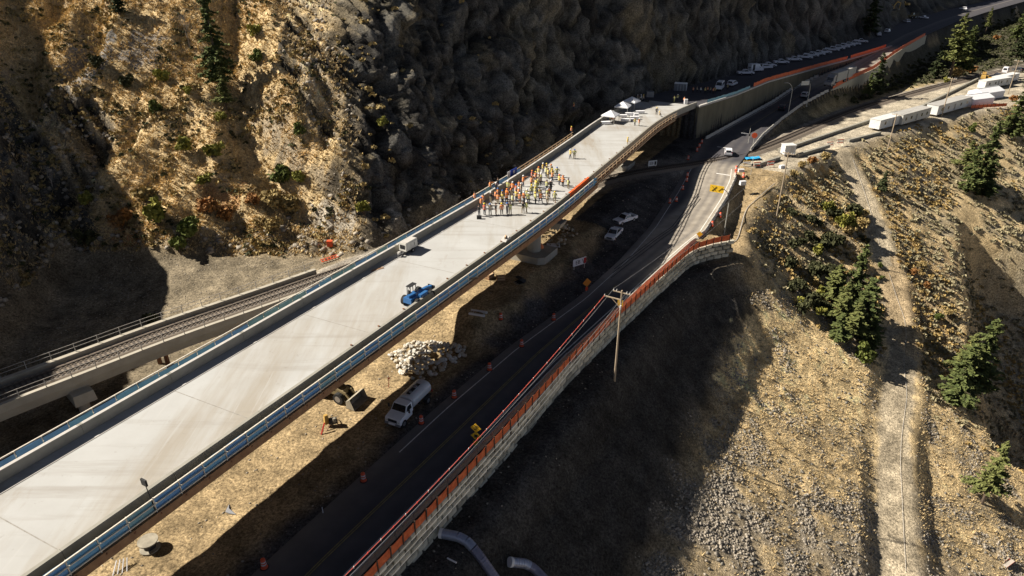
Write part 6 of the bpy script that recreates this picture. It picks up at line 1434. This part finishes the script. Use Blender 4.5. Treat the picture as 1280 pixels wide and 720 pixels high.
tree_at(1062, 392, 306, FIR[0], 'tall bright fir left of the footpath, tallest of its clump', 1.05); tree_at(1075, 418, 345, FIR[1], 'bushy fir just right of the tallest fir beside the footpath', 1.5); tree_at(1048, 408, 352, FIR[2], 'broad pine at the left of the fir clump by the footpath', 1.3); tree_at(1064, 425, 378, FIR[2], 'low pine in front of the fir clump by the footpath', 1.7)
tree_at(1214, 488, 397, FIR[1], 'dense dark fir on the gully edge right of the footpath, taller', 1.15); tree_at(1192, 505, 430, FIR[0], 'shorter dense fir left of the taller one on the gully edge', 1.25)
tree_at(1227, 630, 552, FIR[2], 'small bright pine alone on the scree near the bottom right', .95)
tree_at(1224, 232, 150, FIR[0], 'tall dark fir on the sage hillside at the right, taller of two', 1.0); tree_at(1208, 240, 178, FIR[1], 'shorter dark fir left of the taller fir on the sage hillside', 1.2); tree_at(1102, 240, 212, DFIR[0], 'small dark fir just right of the upper footpath', 1.6)
tree_at(1188, 92, 16, FIR[2], 'big pale green pine between the far road and the railway', 1.25, zfix=4.0); tree_at(1203, 90, 30, FIR[1], 'fir leaning against the big pale pine on its right', 1.2, zfix=4.0); tree_at(1094, 116, 64, DFIR[0], 'dark fir silhouetted before the far curved wall', 1.25, zfix=4.0); tree_at(1084, 118, 90, FIR[0], 'short fir left of the dark silhouetted fir', 1.3, zfix=4.0)
tree_at(1086, 44, -22, DFIR[0], 'narrow black fir at the cliff foot above the parked pickups', 1.1); tree_at(1262, 172, 112, FIR[1], 'dark bushy fir at the right edge below the storage tents', 1.35); tree_at(1278, 165, 118, FIR[0], 'dark fir cut by the right edge below the yard', 1.2)
tree_at(1272, 50, 5, FIR[1], 'dark fir beyond the railway in the upper right corner', 1.3, zfix=4); tree_at(1232, 40, 8, FIR[2], 'small yellowish pine beside the far road', .7, zfix=9)
tree_at(276, 108, -18, FIR[1], 'tall dark fir on the sunny left hillside reaching the top edge', .95); tree_at(284, 140, 82, FIR[2], 'loose lower fir right below the tall fir on the left hillside', 1.0); tree_at(150, 18, -30, DFIR[0], 'dark fir at the top edge of the left hillside', 1.4); tree_at(1282, 110, 80, DFIR[0], 'dark fir at the right edge behind the motorhome', 1.3, zfix=2.6)
for px, py, ty, k, w_, lb in ((1040, 380, 330, 2, 1.5, 'small pine at the upper left of the fir clump by the footpath'), (1078, 395, 352, 1, 1.5, 'small fir between the tall fir and the footpath'), (1085, 432, 395, 0, 1.8, 'squat fir at the lower right of the clump by the footpath'), (1046, 425, 390, 1, 1.8, 'squat dark fir at the lower left of the clump by the footpath'), (1205, 215, 175, 2, 1.5, 'ragged pine above the shorter fir on the sage hillside'), (1228, 245, 200, 1, 1.7, 'squat fir below the taller fir on the sage hillside'), (1202, 470, 418, 2, 1.5, 'ragged pine behind the dense firs on the gully edge')): tree_at(px, py, ty, FIR[k], lb, w_)
for px, py, ty, k, w_, lb in ((1270, 72, 38, 1, 1.6, 'dark fir on the shaded bank at the right edge'), (1168, 98, 62, 0, 1.5, 'small dark fir left of the big pale pine')): tree_at(px, py, ty, DFIR[0], lb, w_)
# bare tree
def bare(loc, h, label, m=grey_b):
    b = MB(); 
    def br(p, d, l, r_, k):
        q = p + d*l; b.cyl(tuple(p), tuple(q), r_, r_*.6, 5, False)
        if k == 0: return
        for _ in range(3 if k > 1 else 4):
            n_ = (d + Vector((rnd.uniform(-.8, .8), rnd.uniform(-.8, .8), rnd.uniform(-.1, .5)))).normalized(); br(p.lerp(q, rnd.uniform(.55, 1)), n_, l*rnd.uniform(.55, .8), r_*.55, k-1)
    br(Vector((0, 0, -.3)), Vector((rnd.uniform(-.1, .1), 0, 1)), h*.38, .14, 4); t = thing('bare_tree', label, 'tree', loc); b.build('trunk', m, t); return t
bare(hit(238, 62), 8.0, 'leafless grey tree on the left hillside beside the tall fir'); bare(hit(222, 308), 5.0, 'leafless grey shrub tree inside the big bush above the viaduct'); bare(hit(66, 235), 4.0, 'pale leafless tree at the shade edge on the left hillside')
sh = [(205, 103, 'yellow', 1.5, 'yellow green bush high on the left hillside, upper of two'), (196, 142, 'green', 1.5, 'green bush high on the left hillside, lower of two'), (276, 152, 'yellow', 1.3, 'yellow bush below the loose fir on the left hillside'), (235, 118, 'yellow', 1.0, 'small yellow bush left of the loose fir'), (321, 46, 'yellow', 1.6, 'bright yellow bush right of the tall fir near the top'), (322, 78, 'green', 1.5, 'green bush below the bright yellow bush near the top'),
      (231, 192, 'yellow', 1.5, 'yellow green bush in the middle of the left hillside'), (268, 198, 'yellow', 1.7, 'bright yellow bush right of the middle one on the hillside'), (258, 232, 'yellow', 1.5, 'yellow bush above the big grey bush clump'), (182, 252, 'dry', 1.8, 'tan bush with a dark shadow above the rust patch'), (112, 258, 'yellow', 1.7, 'yellow bush near the shade edge at the left'), (352, 228, 'green', 2.1, 'tall green bush in front of the dark cliff hollow'), (375, 232, 'yellow', 1.6, 'yellow bush right of the tall green bush'),
      (155, 285, 'rust', 2.0, 'rust red bush low on the left hillside'), (200, 282, 'yellow', 2.3, 'yellow green bush left of the leafless shrub tree'), (242, 300, 'green', 2.4, 'large green bush right of the leafless shrub tree'), (225, 318, 'green', 1.9, 'green bush at the foot of the leafless shrub tree'), (262, 268, 'rust', 1.9, 'rust bush above the large green bush'), (285, 275, 'rust', 1.7, 'rust bush in the middle near the cliff foot'), (340, 262, 'dry', 1.9, 'tan bush below the tall green bush'), (318, 255, 'rust', 1.5, 'small rust bush left of the tan bush'), (365, 268, 'dry', 2.0, 'dry bush above the rocky toe of the hill'), (110, 308, 'dark', 1.8, 'dark bush at the lower shade edge on the left'), (345, 290, 'dry', 1.6, 'dry bush at the gravel edge behind the bridge'), (455, 268, 'yellow', 1.4, 'golden bush at the right end of the sunny hill toe'), (480, 160, 'yellow', 1.3, 'golden bush clinging to the rock face'), (375, 170, 'green', 1.3, 'green bush in the shaded gully near the rock face'), (190, 402, 'dark', 1.3, 'dark bush on the gravel above the viaduct'), (125, 85, 'dark', 1.6, 'dark olive bush on the grey scree strip, left'), (160, 110, 'dark', 1.5, 'dark olive bush below the grey scree strip'),
      (1058, 290, 'yellow', 3.0, 'round yellow green bush left of the upper footpath'), (1040, 310, 'dark', 3.2, 'olive bush below the round yellow green bush'), (1022, 320, 'yellow', 1.8, 'small yellow bush left of the olive bush'), (1076, 452, 'green', 3.0, 'leafy green bush at the foot of the fir clump'), (1090, 450, 'green', 1.6, 'small leafy bush right of the leafy green bush'), (1000, 385, 'yellow', 1.6, 'small yellow bush at the grass edge left of the firs'), (1012, 385, 'dark', 2.6, 'dark shrub at the grass edge left of the firs'), (1026, 395, 'yellow', 1.7, 'yellow shrub under the broad pine'), (1172, 402, 'green', 1.5, 'green shrub right of the lower footpath'), (1186, 395, 'dry', 1.6, 'dry shrub beside the green shrub right of the path'), (990, 270, 'dark', 1.6, 'dark scrub on the bank below the bare pole'), (1100, 335, 'green', 1.0, 'little green shrub on the footpath edge, upper'), (1102, 350, 'green', 1.0, 'little green shrub on the footpath edge, lower'),
      (1018, 345, 'dark', 2.8, 'olive scrub left of the broad pine, middle one'), (1000, 362, 'dark', 2.4, 'olive scrub left of the broad pine, farthest left'), (1035, 345, 'dark', 2.6, 'olive scrub touching the broad pine'), (1045, 275, 'dark', 2.2, 'olive scrub behind the round yellow green bush'), (1010, 300, 'dark', 2.0, 'scrub at the bank foot below the bare pole'),
      (1196, 98, 'dry', 3.4, 'golden dry bush at the foot of the big pine'), (1212, 92, 'rust', 3.2, 'rust coloured bush beside the golden dry bush'), (1182, 104, 'yellow', 2.2, 'yellow bush left of the golden dry bush'), (1245, 50, 'rust', 2.4, 'orange bush beyond the railway at the far right'), (1266, 127, 'rust', 2.0, 'rust bush beside the white storage tents'), (1215, 165, 'green', 2.0, 'green bush below the long grey trailer'), (1015, 205, 'rust', 1.8, 'rust orange shrub left of the footpath top'), (1030, 200, 'dry', 1.8, 'golden shrub touching the low block row'), (1003, 210, 'dry', 1.6, 'golden shrub right of the signal cabinet'), (992, 222, 'dry', 1.4, 'golden shrub beside the bare pole'), (1140, 345, 'rust', 1.5, 'rust shrub right of the footpath bend, left one'), (1158, 360, 'rust', 1.5, 'rust shrub right of the footpath bend, right one'), (1150, 335, 'dry', 1.4, 'dry shrub above the rust shrubs by the footpath')]
for px, py, k, s_, lb in sh:
    v = rnd.randrange(2); s_ *= 1.35 if px < 500 else 1.0; plant('bush', 'bush', lb, hit(px, py), SHR[k][v], (s_*rnd.uniform(.8, 1), s_*rnd.uniform(.8, 1), s_*rnd.uniform(.75, 1.05)), rnd.uniform(0, 6), 'bushes on the hillsides')
belt = hits([(1000, 268), (1050, 250), (1085, 262), (1092, 300), (1050, 330), (1040, 400), (995, 392), (985, 330)]); bx0, bx1, by0, by1 = min(p.x for p in belt), max(p.x for p in belt), min(p.y for p in belt), max(p.y for p in belt); n_ = 0
while n_ < 34:
    x, y = rnd.uniform(bx0, bx1), rnd.uniform(by0, by1)
    if not inpoly(np.array([x]), np.array([y]), belt)[0]: continue
    s_ = rnd.uniform(1.0, 2.4); plant('bush', 'bush', 'olive or dry scrub bush in the belt between the bare pole and the fir clump', (x, y, gz(x, y)), SHR[rnd.choice(['dark', 'dark', 'dark', 'yellow', 'dry'])][rnd.randrange(2)], (s_, s_*rnd.uniform(.8, 1.1), s_*rnd.uniform(.7, 1.1)), rnd.uniform(0, 6), 'scrub belt beside the upper footpath'); n_ += 1
# ---- ground cover nobody could count
def gi(x, y): return np.clip(np.searchsorted(GY, y)-1, 0, len(GY)-1), np.clip(np.searchsorted(GX, x)-1, 0, len(GX)-1)
def inview(x, y, z, mg=40):
    c = y*math.cos(TILT) - (z-CAM_H)*math.sin(TILT); v = -(z-CAM_H)*math.cos(TILT) - y*math.sin(TILT); px = 640+FPX*x/c; py = 360+FPX*v/c; return (c > 5) & (px > -mg) & (px < 1280+mg) & (py > -mg) & (py < 720+mg)
def sample(n, x0, x1, y0, y1, mask, thr=.3, tries=6):
    X = NR.uniform(x0, x1, n*tries); Y = NR.uniform(y0, y1, n*tries); iy, ix = gi(X, Y); Z = hgrid(X, Y); k = (mask[iy, ix] > NR.random(n*tries)*(1-thr)+thr*.5) & inview(X, Y, Z); X, Y, Z = X[k][:n], Y[k][:n], Z[k][:n]; return X, Y, Z
def scatter(name, tmpl, pts, sc, m, kind='stuff', zs=None, sink=.0):
    V0, F0 = tmpl; X, Y, Z = pts; n = len(X); a = NR.uniform(0, 6.283, n); ca, sa = np.cos(a)[:, None], np.sin(a)[:, None]; s_ = sc[:, None]; t = NR.integers(0, len(V0), n)
    VV = np.stack([V0[i] for i in range(len(V0))])[t]; zz = (zs if zs is not None else np.ones(n))[:, None]
    V = np.stack([(VV[..., 0]*ca - VV[..., 1]*sa)*s_ + X[:, None], (VV[..., 0]*sa + VV[..., 1]*ca)*s_ + Y[:, None], VV[..., 2]*s_*zz + Z[:, None] - sink], -1).reshape(-1, 3)
    nv = VV.shape[1]; Fq = (F0[None] + (np.arange(n)*nv)[:, None, None]).reshape(-1, F0.shape[1]); o2 = bpy.data.objects.new(name, npmesh(name, V, Fq, m)); COL.objects.link(o2); o2['kind'] = kind; return o2
def tuft_t(n=6, k=6):
    out = []
    for _ in range(k):
        P = []
        for i in range(n):
            a = NR.random()*6.283; l = NR.uniform(.6, 1.0); w_ = .13; d = np.array([math.cos(a), math.sin(a), 0]); s2 = np.array([-d[1], d[0], 0]); b = d*NR.uniform(0, .3)
            P += [b - s2*w_, b + s2*w_, b + d*l*.75 + np.array([0, 0, l])]
        out.append(np.array(P))
    return out, np.arange(3*n).reshape(n, 3)
def rock_t(k=6):
    out = []
    for i in range(k): b = MB().rock((0, 0, 0), 1.0, random.Random(i+50), .75); out.append(np.array(b.v)); f = np.array(b.f)
    return out, f
def sage_t(n=16, k=5):
    out = []
    for _ in range(k):
        P = rv(n)*np.array([.75, .75, .55])*NR.uniform(.55, 1, (n, 1)); P[:, 2] = np.abs(P[:, 2])+.1; a = rv(n); b = np.cross(a, rv(n)); b /= np.linalg.norm(b, axis=1)[:, None]+1e-6; s_ = NR.uniform(.22, .42, n)[:, None]; V, Fq = quads(P, a*s_, b*s_); out.append(V)
    return out, Fq
TU, RK, SG = tuft_t(), rock_t(), sage_t()
grass_m = leafmat('dry_grass', (.50, .375, .19), (.78, .61, .34), .35); grass2_m = leafmat('olive_grass', (.28, .21, .11), (.54, .41, .22), .35); sage_m = leafmat('sagebrush', (.16, .14, .085), (.38, .33, .20), .3); sage2_m = leafmat('golden_sage', (.24, .17, .06), (.46, .33, .14), .3)
stone_m = mat('scree_stone', (.13, .115, .095), .9, .3, .9, .2, col2=(.44, .385, .31)); dstone_m = mat('dark_scree_stone', (.10, .095, .085), .9, .3, .6, .2, col2=(.26, .24, .20))
awayR = isR*(1-sstep(5.0, 2.5, pd_))*(1-.93*fill_shade); nearR = np.clip(near + n2*1.2, 0, 1)
clump = sstep(-.12, .25, n1 + .8*n2)
p_ = sample(52000, -60, 110, 40, 190, awayR*(1-.8*nearR)*(.5+.5*clump)); scatter('dry_grass', TU, p_, .09 + .22*NR.random(len(p_[0]))**2, grass_m)
p_ = sample(700, 0, 110, 60, 150, awayR*(1-nearR), .1, 8); scatter('dry_grass', TU, p_, .35 + .4*NR.random(len(p_[0])), grass2_m)
p_ = sample(12000, -60, 110, 40, 190, awayR*clump*.9); scatter('dry_grass', TU, p_, .12 + .28*NR.random(len(p_[0]))**2, grass2_m)
p_ = sample(40000, -120, 10, 100, 200, hillmask*(1-.6*outc)*(.4+.6*clump), .3, 8); scatter('hillside_grass', TU, p_, .2 + .5*NR.random(len(p_[0]))**2, grass_m)
p_ = sample(5000, -120, 10, 100, 200, hillmask*(1-clump*.6), .3, 8); scatter('hillside_grass', TU, p_, NR.uniform(.4, .95, len(p_[0])), grass2_m)
p_ = sample(1500, -120, 10, 100, 200, hillmask*sstep(-.05, .2, n2), .3, 8); scatter('hillside_scrub', SG, p_, NR.uniform(.35, 1.0, len(p_[0])), tanb_m)
p_ = sample(1300, -120, 10, 100, 200, hillmask*sstep(-.02, .2, n2+.5*n3), .2, 8); scatter('hillside_scrub', SG, p_, .25 + .7*NR.random(len(p_[0]))**2, dk_m)
p_ = sample(260, -40, 120, 110, 300, isC*sstep(1.3, .7, SL), .2, 20); scatter('cliff_scrub', SG, p_, .4 + .9*NR.random(len(p_[0]))**2, tanb_m)
p_ = sample(34000, -40, 100, 38, 130, awayR*nearR*(.12+.88*sstep(-.15, .2, n2))*sstep(38, 45, OO), .1, 9); scatter('scree_stones', RK, p_, (.045 + .24*NR.random(len(p_[0]))**3), stone_m)
p_ = sample(3200, -120, 60, 90, 200, np.maximum(hillmask*outc*.6, talus)*.9, .2, 10); scatter('hillside_stones', RK, p_, .10 + .6*NR.random(len(p_[0]))**3, stone_m)
p_ = sample(2600, -60, 110, 40, 180, awayR*.5, .1, 5); scatter('slope_stones', RK, p_, NR.uniform(.10, .35, len(p_[0])), dstone_m)
sagez = isR*sstep(15, 45, SS)*(1-sstep(4.5, 2.5, pd_))
p_ = sample(2600, 40, 200, 100, 300, sagez*(.3+.7*sstep(-.15, .15, n2)), .2, 12); scatter('sagebrush', SG, p_, NR.uniform(.4, 1.1, len(p_[0])), sage_m)
p_ = sample(1500, 40, 200, 100, 300, sagez*sstep(-.1, .2, n1), .2, 12); scatter('sagebrush', SG, p_, NR.uniform(.4, 1.0, len(p_[0])), sage2_m)
flatg = flat*np.where((SS < 60) & (np.abs(OO) < 60), 1, 0); p_ = sample(3500, -75, 40, 45, 165, flatg*np.where(OO < -4, .9, .25)*(1-rm), .1, 6); scatter('gravel_stones', RK, p_, NR.uniform(.04, .16, len(p_[0])), stone_m)
far_w = np.where((OO > I(SS, ROAD_R)+3) & (OO < I(SS, RAIL_OS)-5) & (SS > 150), 1.0, 0); p_ = sample(2200, 100, 420, 220, 520, far_w, .2, 14); scatter('trackside_scrub', SG, p_, NR.uniform(.5, 1.5, len(p_[0])), dk_m)
